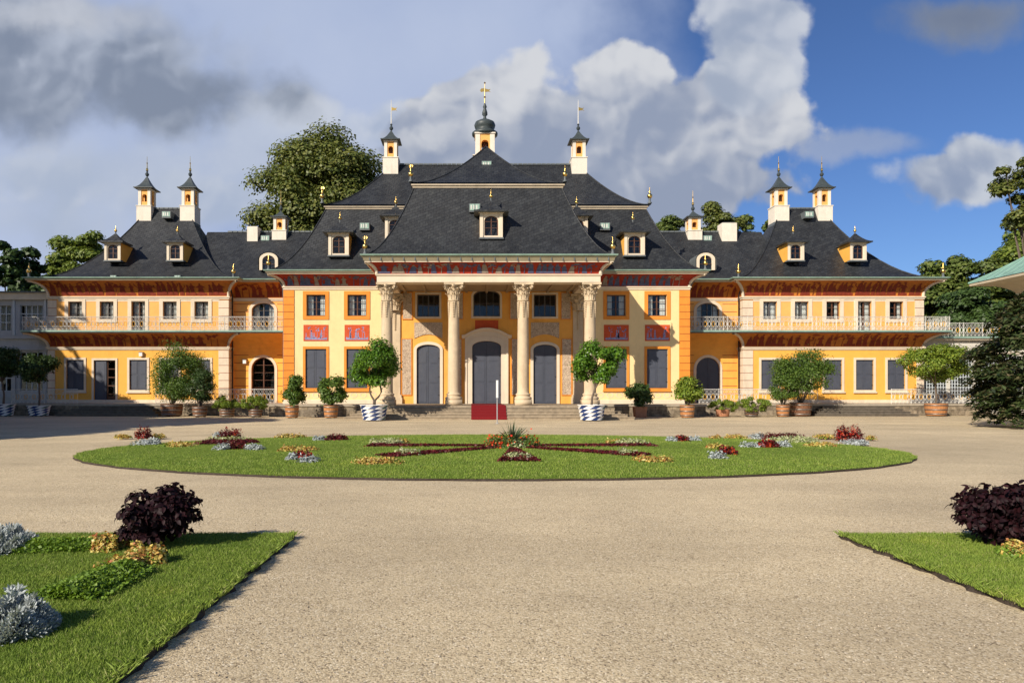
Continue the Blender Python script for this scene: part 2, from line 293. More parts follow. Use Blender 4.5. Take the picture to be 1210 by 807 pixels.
# ------------------------------------------------------------------ mesh builder
WORLD = {}                                      # world location of things
class MB:
    def __init__(s): s.v = []; s.f = []; s.m = []; s.names = []
    def mi(s, mat):
        if mat not in s.names: s.names.append(mat)
        return s.names.index(mat)
    def face(s, pts, mat):
        b = len(s.v); s.v.extend([tuple(p) for p in pts]); s.f.append(tuple(range(b, b+len(pts)))); s.m.append(s.mi(mat))
    def box(s, x0, x1, y0, y1, z0, z1, mat):
        if x0 > x1: x0, x1 = x1, x0
        if y0 > y1: y0, y1 = y1, y0
        if z0 > z1: z0, z1 = z1, z0
        b = len(s.v); k = s.mi(mat)
        s.v += [(x0,y0,z0),(x1,y0,z0),(x1,y1,z0),(x0,y1,z0),(x0,y0,z1),(x1,y0,z1),(x1,y1,z1),(x0,y1,z1)]
        for q in ((3,2,1,0),(4,5,6,7),(0,1,5,4),(1,2,6,5),(2,3,7,6),(3,0,4,7)):
            s.f.append(tuple(b+i for i in q)); s.m.append(k)
    def grid(s, rows, mat, closed=False):        # rows of points -> shared-vertex quads
        b = len(s.v); k = s.mi(mat); n = len(rows[0])
        for r in rows: s.v.extend([tuple(p) for p in r])
        for i in range(len(rows)-1):
            for j in range(n if closed else n-1):
                j2 = (j+1) % n
                s.f.append((b+i*n+j, b+i*n+j2, b+(i+1)*n+j2, b+(i+1)*n+j)); s.m.append(k)
    def lathe(s, prof, cx, cy, cz, mat, seg=16, rot=0.0):
        rows = [[(cx+r*math.cos(rot+2*math.pi*j/seg), cy+r*math.sin(rot+2*math.pi*j/seg), cz+z) for j in range(seg)] for r, z in prof]
        s.grid(rows, mat, True)
    def tube(s, pts, rad, mat, seg=6):
        pts = [Vector(p) for p in pts]; rows = []
        for i, p in enumerate(pts):
            d = (pts[min(i+1, len(pts)-1)] - pts[max(i-1, 0)]).normalized()
            a = Vector((0, 0, 1)) if abs(d.z) < 0.9 else Vector((1, 0, 0))
            x = d.cross(a).normalized(); y = d.cross(x).normalized()
            r = rad[i] if isinstance(rad, (list, tuple)) else rad
            rows.append([p + x*r*math.cos(2*math.pi*j/seg) + y*r*math.sin(2*math.pi*j/seg) for j in range(seg)])
        s.grid(rows, mat, True)
    def prism(s, poly, y0, y1, mat):             # polygon in (x, z) extruded from y0 to y1
        n = len(poly)
        s.face([(x, y0, z) for x, z in poly], mat); s.face([(x, y1, z) for x, z in reversed(poly)], mat)
        for i in range(n):
            a, b = poly[i], poly[(i+1) % n]
            s.face([(a[0], y0, a[1]), (a[0], y1, a[1]), (b[0], y1, b[1]), (b[0], y0, b[1])], mat)
    def mesh(s, name, smooth=False):
        me = bpy.data.meshes.new(name); me.from_pydata(s.v, [], s.f)
        for nm in s.names: me.materials.append(MATS[nm])
        me.polygons.foreach_set('material_index', s.m)
        if smooth: me.polygons.foreach_set('use_smooth', [True]*len(s.f))
        me.update(); return me
    def build(s, name, parent=None, loc=(0, 0, 0), smooth=False, rotz=0.0):
        return link(name, s.mesh(name, smooth), parent, loc, rotz)
def link(name, me, parent=None, loc=(0, 0, 0), rotz=0.0):
    o = bpy.data.objects.new(name, me); COL.objects.link(o); o.location = loc
    if rotz: o.rotation_euler[2] = rotz
    if parent: o.parent = parent
    return o
def tag(o, label, cat, group=None):
    o['label'] = label; o['category'] = cat
    if group: o['group'] = group
    return o
def thing(name, loc, label, cat, group=None, rotz=0.0):
    o = bpy.data.objects.new(name, None); COL.objects.link(o); o.location = loc; o.rotation_euler[2] = rotz; o.empty_display_size = 0.3
    return tag(o, label, cat, group)
def copy_tree(o, parent=None, loc=None):
    c = o.copy(); COL.objects.link(c); c.parent = parent
    if loc is not None: c.location = loc
    for ch in list(o.children): copy_tree(ch, c)
    return c
def np_mesh(name, verts, quads, mat, midx=None):
    me = bpy.data.meshes.new(name); nq, k = quads.shape
    me.vertices.add(len(verts)); me.vertices.foreach_set('co', verts.astype(np.float32).ravel())
    me.loops.add(nq*k); me.loops.foreach_set('vertex_index', quads.astype(np.int32).ravel())
    me.polygons.add(nq); me.polygons.foreach_set('loop_start', np.arange(0, nq*k, k, dtype=np.int32))
    for m in (mat if isinstance(mat, (list, tuple)) else [mat]): me.materials.append(MATS[m])
    if midx is not None: me.polygons.foreach_set('material_index', midx.astype(np.int32))
    me.update(); me.validate(); return me

# sweep a profile [(out, z)] round a rectangle open at the back
def sweep(mb, prof, u0, u1, y0, y1, mat, sides='lfr'):
    rows = []
    for o, z in prof:
        pts = []
        if 'l' in sides: pts.append((u0-o, y1, z))
        pts += [(u0-(o if 'l' in sides else 0), y0-o, z), (u1+(o if 'r' in sides else 0), y0-o, z)]
        if 'r' in sides: pts.append((u1+o, y1, z))
        rows.append(pts)
    for j in range(len(rows[0])-1):
        mb.grid([[r[j], r[j+1]] for r in rows], mat)
def cove_prof(o1, z0, z1, n=8, o0=0.0):          # cavetto: rises steeply then rolls outward
    return [(o0+(o1-o0)*(1-math.cos(math.pi/2*i/n)), z0+(z1-z0)*math.sin(math.pi/2*i/n)) for i in range(n+1)]

def outline(w, h, arch=0.0, grow=0.0, bottom=0.0, n=12):
    hw = w/2+grow; top = h+grow; a = arch
    pts = [(-hw, -bottom)]
    if a <= 0: pts += [(-hw, top), (hw, top)]
    else:
        sp = h-a
        for i in range(n+1):
            t = math.pi*(1-i/n); pts.append((hw*math.cos(t), sp+(a+grow)*math.sin(t)))
    pts.append((hw, -bottom)); return pts
def ring(mb, inner, outer, y0, y1, mat, closed=True):
    n = len(inner)
    for i in range(n if closed else n-1):
        j = (i+1) % n; a, b, c, d = inner[i], inner[j], outer[j], outer[i]
        mb.face([(a[0], y0, a[1]), (b[0], y0, b[1]), (c[0], y0, c[1]), (d[0], y0, d[1])], mat)
        mb.face([(d[0], y0, d[1]), (c[0], y0, c[1]), (c[0], y1, c[1]), (d[0], y1, d[1])], mat)
        mb.face([(a[0], y0, a[1]), (a[0], y1, a[1]), (b[0], y1, b[1]), (b[0], y0, b[1])], mat)
def wall(mb, u0, u1, z0, z1, y, holes, depth, mat, rmat=None):
    rmat = rmat or mat
    us = sorted({u0, u1, *[h[0] for h in holes], *[h[1] for h in holes]}); zs = sorted({z0, z1, *[h[2] for h in holes], *[h[3] for h in holes]})
    for i in range(len(us)-1):
        for j in range(len(zs)-1):
            cu, cz = (us[i]+us[i+1])/2, (zs[j]+zs[j+1])/2
            if cu < u0 or cu > u1 or any(h[0] < cu < h[1] and h[2] < cz < h[3] for h in holes): continue
            mb.face([(us[i], y, zs[j]), (us[i+1], y, zs[j]), (us[i+1], y, zs[j+1]), (us[i], y, zs[j+1])], mat)
    for ua, ub, za, zb, a in holes:
        c = (ua+ub)/2; o = outline(ub-ua, zb-za, a); pts = [(c+x, za+z) for x, z in o]
        for i in range(len(pts)-1):
            p, q = pts[i], pts[i+1]
            mb.face([(p[0], y, p[1]), (q[0], y, q[1]), (q[0], y+depth, q[1]), (p[0], y+depth, p[1])], rmat)
        mb.face([(ua, y, za), (ub, y, za), (ub, y+depth, za), (ua, y+depth, za)], rmat)
        if a > 0:
            for i in range(1, len(pts)-2):
                p, q = pts[i], pts[i+1]
                mb.face([(p[0], y, p[1]), (q[0], y, q[1]), (q[0], y, zb), (p[0], y, zb)], mat)

# ------------------------------------------------------------------ palace
PY = 47.0
palace = thing('palace', (AX, PY, 0), 'long yellow and orange baroque palace with dark swept slate roofs and a four-columned portico', 'palace')
def P(mb, name, loc=(0, 0, 0), smooth=False, parent=None, label=None):
    o = mb.build(name, parent or palace, (loc[0], loc[1]-PY if parent is None else loc[1], loc[2]), smooth)
    if label: o['label'] = label
    return o
def PW(mb, name, smooth=False, label=None):      # mesh written in palace (u, world y, z) coordinates
    return P(mb, name, (0, 0, 0), smooth, None, label)

YM, YW, YC = 47.0, 50.0, 51.0                    # wall planes: main block, pavilions, connectors
EA = 9.85
PAV_U0, PAV_U1 = 19.0, 32.3
WIN_U = [25.65+2.33*k for k in (-2, -1, 0, 1, 2)]

# window prototypes: a 'window' (surround) with sash, pane, curtain
PROTO = {}
def make_window(key, w, h, arch, border, smat, sashmat, cols, rows, curtain=0, depth=0.22, bottom=True, sill=False, proud=0.05, dark=True):
    mb = MB(); ring(mb, outline(w, h, arch), outline(w, h, arch, border, border if bottom else 0), -proud, 0.0, smat, closed=bottom)
    if bottom:
        pass
    if sill: mb.box(-w/2-border-0.06, w/2+border+0.06, -proud-0.09, -proud-0.002, -border-0.09, -border+0.03, smat)
    root = mb.build('window')
    s = MB(); o = outline(w, h, arch); i = outline(w-0.14, h-0.14+0.07, arch-0.03 if arch else 0); i = [(x, z+0.0) for x, z in i]; i[0] = (i[0][0], 0.07); i[-1] = (i[-1][0], 0.07)
    ring(s, i, o, depth-0.06, depth, sashmat, True)
    def top(x): return h if arch <= 0 else h-arch+arch*math.sqrt(max(0, 1-(x/(w/2))**2))
    for c in range(1, cols):
        x = -w/2+w*c/cols; bw = 0.04 if (cols % 2 == 0 and c == cols//2) else 0.018
        s.box(x-bw, x+bw, depth-0.065, depth-0.004, 0.0, top(x)-0.03, sashmat)
    for r in range(1, rows):
        z = h*r/rows; hw = w/2-0.03
        if arch > 0 and z > h-arch: hw = (w/2)*math.sqrt(max(0, 1-((z-h+arch)/arch)**2))-0.03
        s.box(-hw, hw, depth-0.05, depth-0.008, z-0.016, z+0.016, sashmat)
    if rows > 2:
        z = h*(rows-1)/rows
    s.build('sash', root)
    g = MB(); g.face([(x, depth-0.02, z) for x, z in outline(w-0.06, h-0.03, arch)], 'glass'); g.build('pane', root)
    if curtain:
        cu = MB()
        for sx in (-1, 1):
            pts = [(sx*(w/2-0.04-(w*curtain)*k/10), depth+0.10+0.025*math.sin(k*2.1)) for k in range(11)]
            cu.grid([[(x, y, 0.05) for x, y in pts], [(x*0.99, y, top(x)-0.05) for x, y in pts]], 'curtain')
        cu.build('curtain', root)
    PROTO[key] = root; root.hide_render = False
    return root
used = set()
def put(key, u, y, z):
    o = PROTO[key]
    if key in used: c = copy_tree(o, palace, (u, y-PY, z)); return c
    used.add(key); o.parent = palace; o.location = (u, y-PY, z); return o
def make_shutter(key, w, h, arch, border, smat, proud=0.05, depth=0.12, name='shuttered_window', door=False):
    mb = MB(); ring(mb, outline(w, h, arch), outline(w, h, arch, border, 0 if door else border), -proud, 0.0, smat, closed=not door)
    if not door: mb.box(-w/2-border-0.05, w/2+border+0.05, -proud-0.07, -proud-0.002, -border-0.07, -border+0.03, smat)
    root = mb.build(name)
    def top(x): return h if arch <= 0 else h-arch+arch*math.sqrt(max(0, 1-(x/(w/2))**2))
    for sx in (-1, 1):
        l = MB(); xs = [0.008+(w/2-0.016)*k/8 for k in range(9)]
        poly = [(sx*xs[0], 0.02)]+[(sx*x, top(x)-0.012) for x in xs]+[(sx*xs[-1], 0.02)]
        l.prism(poly, depth-0.045, depth, 'shutter')
        st = 0.075
        for (za, zb) in ((0.1, h*0.33), (h*0.33+0.08, h*0.66), (h*0.66+0.08, h-arch-0.1 if arch else h-0.1)) if h > 3 else ((0.09, h*0.5-0.04), (h*0.5+0.04, h-0.09)):
            xa, xb = 0.1, w/2-0.1      # applied panels with a bevelled look
            l.box(sx*xa, sx*xb, depth-0.058, depth-0.046, za, zb, 'shutter')
            l.box(sx*(xa+0.05), sx*(xb-0.05), depth-0.070, depth-0.0585, za+0.05, zb-0.05, 'shutter')
        for zf in (0.16, 0.5, 0.84):
            zz = (h-arch)*zf; l.box(sx*(w/2-0.12), sx*(w/2+0.03), depth-0.078, depth-0.0705, zz-0.02, zz+0.02, 'black_iron')
        l.build('shutter', root)
    PROTO[key] = root; return root

make_window('main_up', 1.32, 1.48, 0, 0.24, 'deep_orange', 'dark_wood', 2, 3, 0.28)
make_window('wing_up', 1.02, 1.30, 0, 0.26, 'trim_stone', 'grey_sash', 2, 3, 0.40)
make_window('wing_up_red', 1.02, 1.30, 0, 0.26, 'trim_stone', 'dark_wood', 2, 3, 0.2)
make_window('wing_french', 1.02, 2.22, 0, 0.24, 'trim_stone', 'dark_wood', 2, 5, 0.38, bottom=False)
make_window('conn_up', 1.7, 2.2, 0.55, 0.22, 'trim_stone', 'grey_sash', 4, 4, 0.25, bottom=False)
make_window('conn_low', 1.75, 3.4, 0.86, 0.2, 'trim_stone', 'dark_wood', 2, 6, 0.0, bottom=False)
make_window('porch_up', 1.55, 1.55, 0, 0.13, 'trim_stone', 'grey_sash', 4, 2, 0.0)
make_window('porch_mid', 1.85, 1.85, 0.42, 0.14, 'trim_stone', 'grey_sash', 4, 2, 0.0)
make_shutter('main_low', 1.45, 2.72, 0, 0.17, 'deep_orange')
make_shutter('wing_low', 1.30, 2.22, 0, 0.16, 'trim_stone')
make_shutter('conn_shut', 1.75, 3.4, 0.86, 0.2, 'trim_stone', name='shuttered_door', door=True)
make_shutter('porch_side', 1.62, 4.1, 0.35, 0.20, 'white_trim', proud=0.08, name='shuttered_door', door=True)
make_shutter('porch_mid_door', 2.0, 4.35, 0.40, 0.36, 'white_trim', proud=0.10, name='shuttered_door', door=True)

# ---- walls: main block
wm = MB(); holes = []
for s in (-1, 1):
    for u in (9.0, 11.85):
        holes += [(s*u-0.66, s*u+0.66, 6.9, 8.38, 0), (s*u-0.725, s*u+0.725, 1.9, 4.62, 0)]
hole_p = [(-1.0, 1.0, T, T+4.35, 0.40), (-0.925, 0.925, 6.87, 8.72, 0.42)]
for s in (-1, 1): hole_p += [(s*4.05-0.81, s*4.05+0.81, T, T+4.1, 0.35), (s*4.05-0.775, s*4.05+0.775, 6.85, 8.40, 0)]
EDGE = 7.3
wall(wm, -14.06, -EDGE, T-0.02, EA, YM, [h for h in holes if h[1] < 0], 0.3, 'cream')
wall(wm, EDGE, 14.06, T-0.02, EA, YM, [h for h in holes if h[0] > 0], 0.3, 'cream')
wall(wm, -EDGE, EDGE, T-0.02, EA, YM, hole_p, 0.3, 'orange_wall')
for s in (-1, 1):
    wm.face([(s*14.06, YM, T-0.02), (s*14.06, 60, T-0.02), (s*14.06, 60, EA), (s*14.06, YM, EA)], 'orange_wall')
wm.face([(-14.06, 60, 0), (14.06, 60, 0), (14.06, 60, EA), (-14.06, 60, EA)], 'cream')
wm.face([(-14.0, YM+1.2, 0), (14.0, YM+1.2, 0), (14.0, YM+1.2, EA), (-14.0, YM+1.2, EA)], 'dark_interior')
PW(wm, 'wall', label='cream and orange central block wall')
for s in (-1, 1):
    for u in (9.0, 11.85): put('main_up', s*u, YM, 6.9); put('main_low', s*u, YM, 1.9)
    put('porch_side', s*4.05, YM, T); put('porch_up', s*4.05, YM, 6.85)
put('porch_mid_door', 0, YM, T); put('porch_mid', 0, YM, 6.87)

def pad(mb, x0, x1, y, z0, z1, mat, t=0.02): mb.box(x0, x1, y-t, y-0.002, z0, z1, mat)
# painted red panels between the storeys, with blue chinoiserie on them
def painting(u, z0, w, h, y, seed):
    r = random.Random(seed); mb = MB(); pad(mb, u-w/2, u+w/2, y, z0, z0+h, 'panel_red', 0.03); yy = y-0.033
    def q(pts, m='paint_blue'): mb.face([(u-w/2+w*a, yy, z0+h*b) for a, b in pts], m)
    for k, (a, b) in enumerate(((0, 0), (0, 0.95), (0, 0), (0.97, 0))): pass
    x = 0.06
    while x < 0.94:
        d = r.uniform(0.04, 0.1); yb = r.uniform(0.14, 0.22); q([(x, 0.08), (min(x+d, .95), 0.08), (min(x+d, .95), yb+r.uniform(0, .08)), (x, yb)]); x += d
    for _ in range(3):                            # small trees
        x = r.uniform(0.1, 0.9); q([(x-.008, .2), (x+.008, .2), (x+.012, .7), (x+.004, .7)])
        for _ in range(6):
            cx, cz, a = x+r.uniform(-.07, .07), r.uniform(.55, .86), r.uniform(.015, .03)
            q([(cx+a*math.cos(t*1.05), cz+1.8*a*math.sin(t*1.05)) for t in range(6)])
    for _ in range(2):                            # pagoda and figures
        x = r.uniform(.2, .8)
        for lv in range(3):
            b = .2+lv*.16; ww = .06-.014*lv; q([(x-ww, b+.09), (x+ww, b+.09), (x+ww*.3, b+.16), (x-ww*.3, b+.16)]); q([(x-ww*.5, b), (x+ww*.5, b), (x+ww*.5, b+.088), (x-ww*.5, b+.088)])
    for _ in range(4):
        x = r.uniform(.08, .92); q([(x-.022, .18), (x+.022, .18), (x+.009, .42), (x-.009, .42)]); q([(x+.013*math.cos(t*1.05), .46+.05*math.sin(t*1.05)) for t in range(6)])
    return PW(mb, 'painted_panel')
k = 0
for s in (-1, 1):
    for u in (9.0, 11.85): k += 1; painting(s*u, 5.17, 1.72, 1.12, YM, k)
# porch panels
for s in (-1, 1):
    for (uc, w, z0, z1) in ((5.55, 0.62, 1.45, 5.3), (2.0, 0.5, 1.45, 5.3), (5.5, 0.62, 6.7, 8.5), (2.05, 0.8, 6.7, 8.5)):
        mb = MB(); pad(mb, s*uc-w/2, s*uc+w/2, YM, z0, z1, 'relief', 0.05); ring(mb, [(s*uc-w/2, z0), (s*uc-w/2, z1), (s*uc+w/2, z1), (s*uc+w/2, z0)], [(s*uc-w/2-.05, z0-.05), (s*uc-w/2-.05, z1+.05), (s*uc+w/2+.05, z1+.05), (s*uc+w/2+.05, z0-.05)], YM-.06, YM, 'deep_orange')
        PW(mb, 'relief_panel')
    mb = MB(); c = s*4.05; w = 1.95
    poly = [(c-w/2, 6.45)] + [(c-w/2+w*i/10, 5.35+0.28*math.sin(math.pi*i/10)) for i in range(11)] + [(c+w/2, 6.45)]
    mb.prism(poly, YM-0.05, YM-0.002, 'relief'); PW(mb, 'relief_panel')
mb = MB(); mb.prism([(-.8, 6.6), (-.8, 5.75), (-.4, 5.62), (.4, 5.62), (.8, 5.75), (.8, 6.6)], YM-.05, YM-.002, 'panel_red'); PW(mb, 'painted_panel', label='plain dark red panel over the middle door')
# stone surround and curved hood of the centre door
mb = MB(); ring(mb, [(x, T+z) for x, z in outline(2.72, 4.72, .40)], [(x, T+z) for x, z in outline(3.0, 5.05, .50)], YM-.16, YM, 'white_trim', False)
ring(mb, [(x, T+z) for x, z in outline(2.0, 4.35, .40, .30)], [(x, T+z) for x, z in outline(2.74, 4.74, .40)], YM-.09, YM, 'trim_stone', False)
rows = []
for o, z in ((0.0, 0), (.10, .04), (.22, .16), (.26, .24), (.0, .26)):
    rows.append([(x, YM-.161-o, T+4.50+z+.50*max(0.0, math.cos(x/1.5*math.pi/2))**.8) for x in np.linspace(-1.72, 1.72, 25)])
mb.grid(rows, 'white_trim')
PW(mb, 'door_surround', True)
# pilasters behind columns
def column(u, y, name, flat=False):
    mb = MB(); hw = 0.52
    if flat:
        yb = y
        mb.box(u-.5, u+.5, yb-.2, yb-.002, T, T+.42, 'column_stone'); mb.box(u-.45, u+.45, yb-.16, yb-.002, T+.42, T+.62, 'column_stone')
        mb.box(u-.36, u+.36, yb-.11, yb-.002, T+.62, 7.25, 'column_stone')
        o = P_build(mb, name)
        c = MB(); capital(c, u, yb-.06, 7.25, 0.36, flat=True); link('capital', c.mesh('capital'), o); return o
    mb.box(u-hw, u+hw, y-hw, y+hw, T, T+.34, 'column_stone')
    prof = [(0.50, .34), (.53, .38), (.54, .45), (.50, .51), (.44, .54), (.42, .59), (.46, .63), (.47, .68), (.43, .72), (.385, .75), (.375, .82)]
    top = 7.28-T
    for i in range(13):
        t = i/12; prof.append((.37*(1-.14*t**1.8)-0.0, .85+(top-.85)*t))
    prof.append((.36, top+.03)); mb.lathe(prof, u, y, T, 'column_stone', 28)
    o = P_build(mb, name, True)
    c = MB(); capital(c, u, y, 7.28, .32); link('capital', c.mesh('capital'), o); return o
def P_build(mb, name, smooth=False):
    return PW(mb, name, smooth)
def leaf(c, u, y, z, ang, h, w, out, mat='column_stone', fl=False):
    ca, sa = math.cos(ang), math.sin(ang); rows = []
    for t, ww, o in ((0, .8, 0), (.35, 1.0, .02), (.65, .95, .25), (.88, .7, .8), (1.0, .4, 1.0), (.86, .22, 1.12)):
        r = out[0]+(out[1]-out[0])*o; row = []
        for e in (-1, -.5, 0, .5, 1):
            lat = e*w*ww/2; rr = r+.02*(1-abs(e))-(0.02 if abs(e) == .5 else 0)
            row.append((u+rr*ca-lat*sa, y+rr*sa+lat*ca, z+h*t))
        rows.append(row)
    c.grid(rows, mat)
def capital(c, u, y, z, r, flat=False):
    h = 8.37-z
    c.lathe([(r, -.02), (r+.05, 0), (r+.05, .05), (r, .07), (r*.98, .3), (r*1.05, .6), (r*1.35, h-.16)], u, y, z, 'column_stone', 16)
    hw = .62; n = 8                                # abacus with hollow sides
    poly = []
    for q in range(4):
        a0 = math.pi/4+q*math.pi/2
        p0 = Vector((math.cos(a0), math.sin(a0)))*hw*1.36; p1 = Vector((math.cos(a0+math.pi/2), math.sin(a0+math.pi/2)))*hw*1.36
        for i in range(n):
            t = i/n; p = p0.lerp(p1, t)*(1-.16*math.sin(math.pi*t)); poly.append((u+p.x, y+p.y))
    c.grid([[(a, b, z+h-.15) for a, b in poly], [(a, b, z+h-.02) for a, b in poly]], 'column_stone', True)
    c.face([(a, b, z+h-.15) for a, b in poly], 'column_stone'); c.face([(a, b, z+h-.02) for a, b in poly], 'column_stone')
    for row, (zz, hh, w, o, nn, off) in enumerate(((.06, .42, .27, (r+.01, r+.17), 8, 0), (.30, .45, .27, (r+.03, r+.26), 8, math.pi/8), (.56, .40, .2, (r+.08, r+.34), 8, 0))):
        for q in range(nn): leaf(c, u, y, z+zz, off+2*math.pi*q/nn, hh, w, o)
    for q in range(4):                             # volutes under the abacus corners
        a = math.pi/4+q*math.pi/2; cx, cy = u+.66*math.cos(a), y+.66*math.sin(a)
        pts = []
        for i in range(15):
            t = i/14*3.2*math.pi; rr = .13*(1-i/17); pts.append((cx+rr*math.cos(t)*math.cos(a), cy+rr*math.cos(t)*math.sin(a), z+h-.30+rr*math.sin(t)))
        c.tube(pts, .035, 'column_stone', 5)
    for q in range(4):                             # faces / rosettes and the leaf drops hanging down the shaft
        a = q*math.pi/2; c.lathe([(0, -.12), (.09, -.07), (.12, 0), (.09, .07), (0, .12)], u+.56*math.cos(a), y+.56*math.sin(a), z+h-.2, 'column_stone', 8)
    if not flat:
        for q in range(6):
            a = -math.pi/2+q*math.pi/3
            for i in range(9):
                zz = -.12-.11*i; rr = r+.03+.012*i/9; sz = .07-.004*i
                for e in (-1, 1):
                    aa = a+e*.13*(1-.06*i); c.lathe([(0, -sz), (sz*.8, -sz*.4), (sz*.9, sz*.3), (0, sz)], u+rr*math.cos(aa), y+rr*math.sin(aa), z+zz, 'column_stone', 5)
    else:
        for i in range(9):
            c.lathe([(0, -.09), (.1-.006*i, -.03), (.08, .05), (0, .09)], u, y-.06, z-.1-.15*i, 'column_stone', 6)
for u in (-6.3, -2.15, 2.15, 6.3): column(u, 42.0, 'column')
for s in (-1, 1): column(s*6.35, YM, 'pilaster', True)

# entablature, porch ceiling
mb = MB(); PB = 6.86
mb.box(-PB, PB, 41.52, 42.48, 8.372, 8.82, 'white_trim')
for s in (-1, 1): mb.box(s*PB, s*(PB-.9), 42.48, YM-.002, 8.372, 8.82, 'white_trim')
sweep(mb, [(0, 8.74), (.05, 8.76), (.08, 8.82), (.08, 8.86), (0, 8.87)], -PB, PB, 41.52, YM, 'white_trim')
PW(mb, 'entablature')
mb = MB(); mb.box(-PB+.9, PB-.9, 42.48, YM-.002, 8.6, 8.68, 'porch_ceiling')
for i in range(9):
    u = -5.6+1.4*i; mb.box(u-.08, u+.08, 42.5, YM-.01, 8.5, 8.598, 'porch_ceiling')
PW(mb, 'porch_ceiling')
# string course under main cove, wing string courses
sp = [(0, 8.70), (.06, 8.72), (.06, 8.82), (.12, 8.86), (.12, 8.94), (0, 8.95)]
for (a, b) in ((-14.06, -EDGE), (EDGE, 14.06)):
    mb = MB(); sweep(mb, sp, a, b, YM, 52, 'white_trim', 'lf' if a < 0 else 'fr'); PW(mb, 'string_course')
    mb = MB(); sweep(mb, [(0, T), (.08, T), (.08, T+.25), (.03, T+.28), (0, T+.28)], a, b, YM, 50, 'trim_stone', 'lf' if a < 0 else 'fr'); PW(mb, 'wall_base')
# ring ornament painted along the base of the main walls
mb = MB()
for s in (-1, 1):
    for i in range(9):
        u = s*(7.9+.66*i)
        o = [(u+.24*math.cos(a*.5236), 1.42+.2*math.sin(a*.5236)) for a in range(12)]; inn = [(u+.19*math.cos(a*.5236), 1.42+.15*math.sin(a*.5236)) for a in range(12)]
        ring(mb, inn, o, YM-.012, YM-.001, 'trim_stone')
PW(mb, 'painted_rings')
# quoins
def quoin(u0, u1, y, z0, z1, mat, jmat, step, side=None, t=0.05):
    mb = MB(); n = max(1, round((z1-z0)/step)); h = (z1-z0)/n; s = 1 if u1 > 0 else -1
    for i in range(n):
        mb.box(u0, u1, y-t, y+.6, z0+h*i+.018, z0+h*(i+1)-.018, mat)
    lo, hi = min(u0, u1), max(u0, u1)
    mb.box(lo+.012, hi-.012, y-t+.02, y+.59, z0, z1, jmat)
    return PW(mb, 'quoin')
for s in (-1, 1):
    quoin(s*13.36, s*14.10, YM, T+.28, 8.70, 'deep_orange', 'joint_red', .52)
    quoin(s*PAV_U0-s*.03, s*(PAV_U0+.72), YW, 6.06, 8.40, 'trim_stone', 'joint_red', .55)
    quoin(s*(PAV_U1+.03), s*(PAV_U1-.62), YW, 6.06, 8.40, 'trim_stone', 'joint_red', .55)
    quoin(s*PAV_U0-s*.03, s*(PAV_U0+.72), YW, T, 4.70, 'trim_stone', 'joint_red', .55)
    quoin(s*(PAV_U1+.03), s*(PAV_U1-.5), YW, T, 4.70, 'trim_stone', 'joint_red', .55)

# painted figures on a cove; map (u, t) -> surface point
def frieze(name, u0, u1, yw, o1, z0, z1, figmats, seed, dens=1.0, parent=None):
    r = random.Random(seed); mb = MB(); n = 10
    def pt(u, t):
        a = math.pi/2*t; return (u, yw-o1*(1-math.cos(a))-.02*math.cos(a)-.006, z0+(z1-z0)*math.sin(a)-.02*math.sin(a)-.004)
    def strip(rows, m):                            # rows: (t, ua, ub)
        mb.grid([[pt(a, t), pt((a+b)/2, t), pt(b, t)] for t, a, b in rows], m)
    def blob(u, t, ru, rt, m, jag=.25):
        ps = [pt(u+ru*math.cos(i*.785)*(1+r.uniform(-jag, jag)), min(.98, max(.02, t+rt*math.sin(i*.785)*(1+r.uniform(-jag, jag))))) for i in range(8)]
        mb.face(ps, m)
    u = u0+.3
    while u < u1-.3:
        m = r.choice(figmats); k = r.random(); h = r.uniform(.48, .84)
        if k < .62:                                # robed figure
            lean = r.uniform(-.06, .06); w = r.uniform(.16, .24)
            strip([(.05, u-w, u+w), (.05+h*.35, u-w*.75+lean*.4, u+w*.75+lean*.4), (.05+h*.7, u-w*.62+lean, u+w*.62+lean), (.05+h*.82, u-w*.28+lean, u+w*.28+lean)], m)
            blob(u+lean, .05+h*.93, .085, .075, r.choice(figmats), .1)
            sd = r.choice((-1, 1)); strip([(.05+h*.45, u+sd*w*.4, u+sd*w*.75), (.05+h*.62, u+sd*w*1.3, u+sd*w*1.7), (.05+h*.8, u+sd*w*1.5, u+sd*w*1.75)], m)
            if r.random() < .4: strip([(.05+h*.4, u+sd*w*1.55, u+sd*w*1.62), (.75, u+sd*w*1.55, u+sd*w*1.62)], m); strip([(.72, u+sd*w*.4, u+sd*w*2.7), (.80, u+sd*w*1.1, u+sd*w*2.0)], m)
            u += r.uniform(.5, .75)/dens
        elif k < .82:                              # palm or shrub
            strip([(.05, u-.03, u+.03), (.45, u-.02+.03, u+.02+.03)], m)
            for i in range(7): blob(u+.03+r.uniform(-.28, .28), .55+r.uniform(-.12, .2), r.uniform(.07, .13), r.uniform(.04, .08), m, .4)
            u += r.uniform(.5, .8)/dens
        else:                                      # pavilion, altar or animal
            w = r.uniform(.25, .45); strip([(.05, u-w, u+w), (.16, u-w, u+w)], m); strip([(.16, u-w*.5, u+w*.5), (.42, u-w*.4, u+w*.4)], m); strip([(.42, u-w*.9, u+w*.9), (.55, u-w*.25, u+w*.25)], m); blob(u, .62, .07, .06, m)
            u += r.uniform(.8, 1.1)/dens
    return link(name, mb.mesh(name), parent or palace, (0, 0, 0) if parent else (0, -PY, 0))
def bracket(u, y, o1, z0, z1, side, mat='white_trim', w=.11):     # pale rib down the mitred corner of a cove
    mb = MB(); mb.tube([(u+side*(o*1.0), y-o-.0, z) for o, z in cove_prof(o1, z0, z1, 10)], w, mat, 8); return PW(mb, 'cove_rib', True)

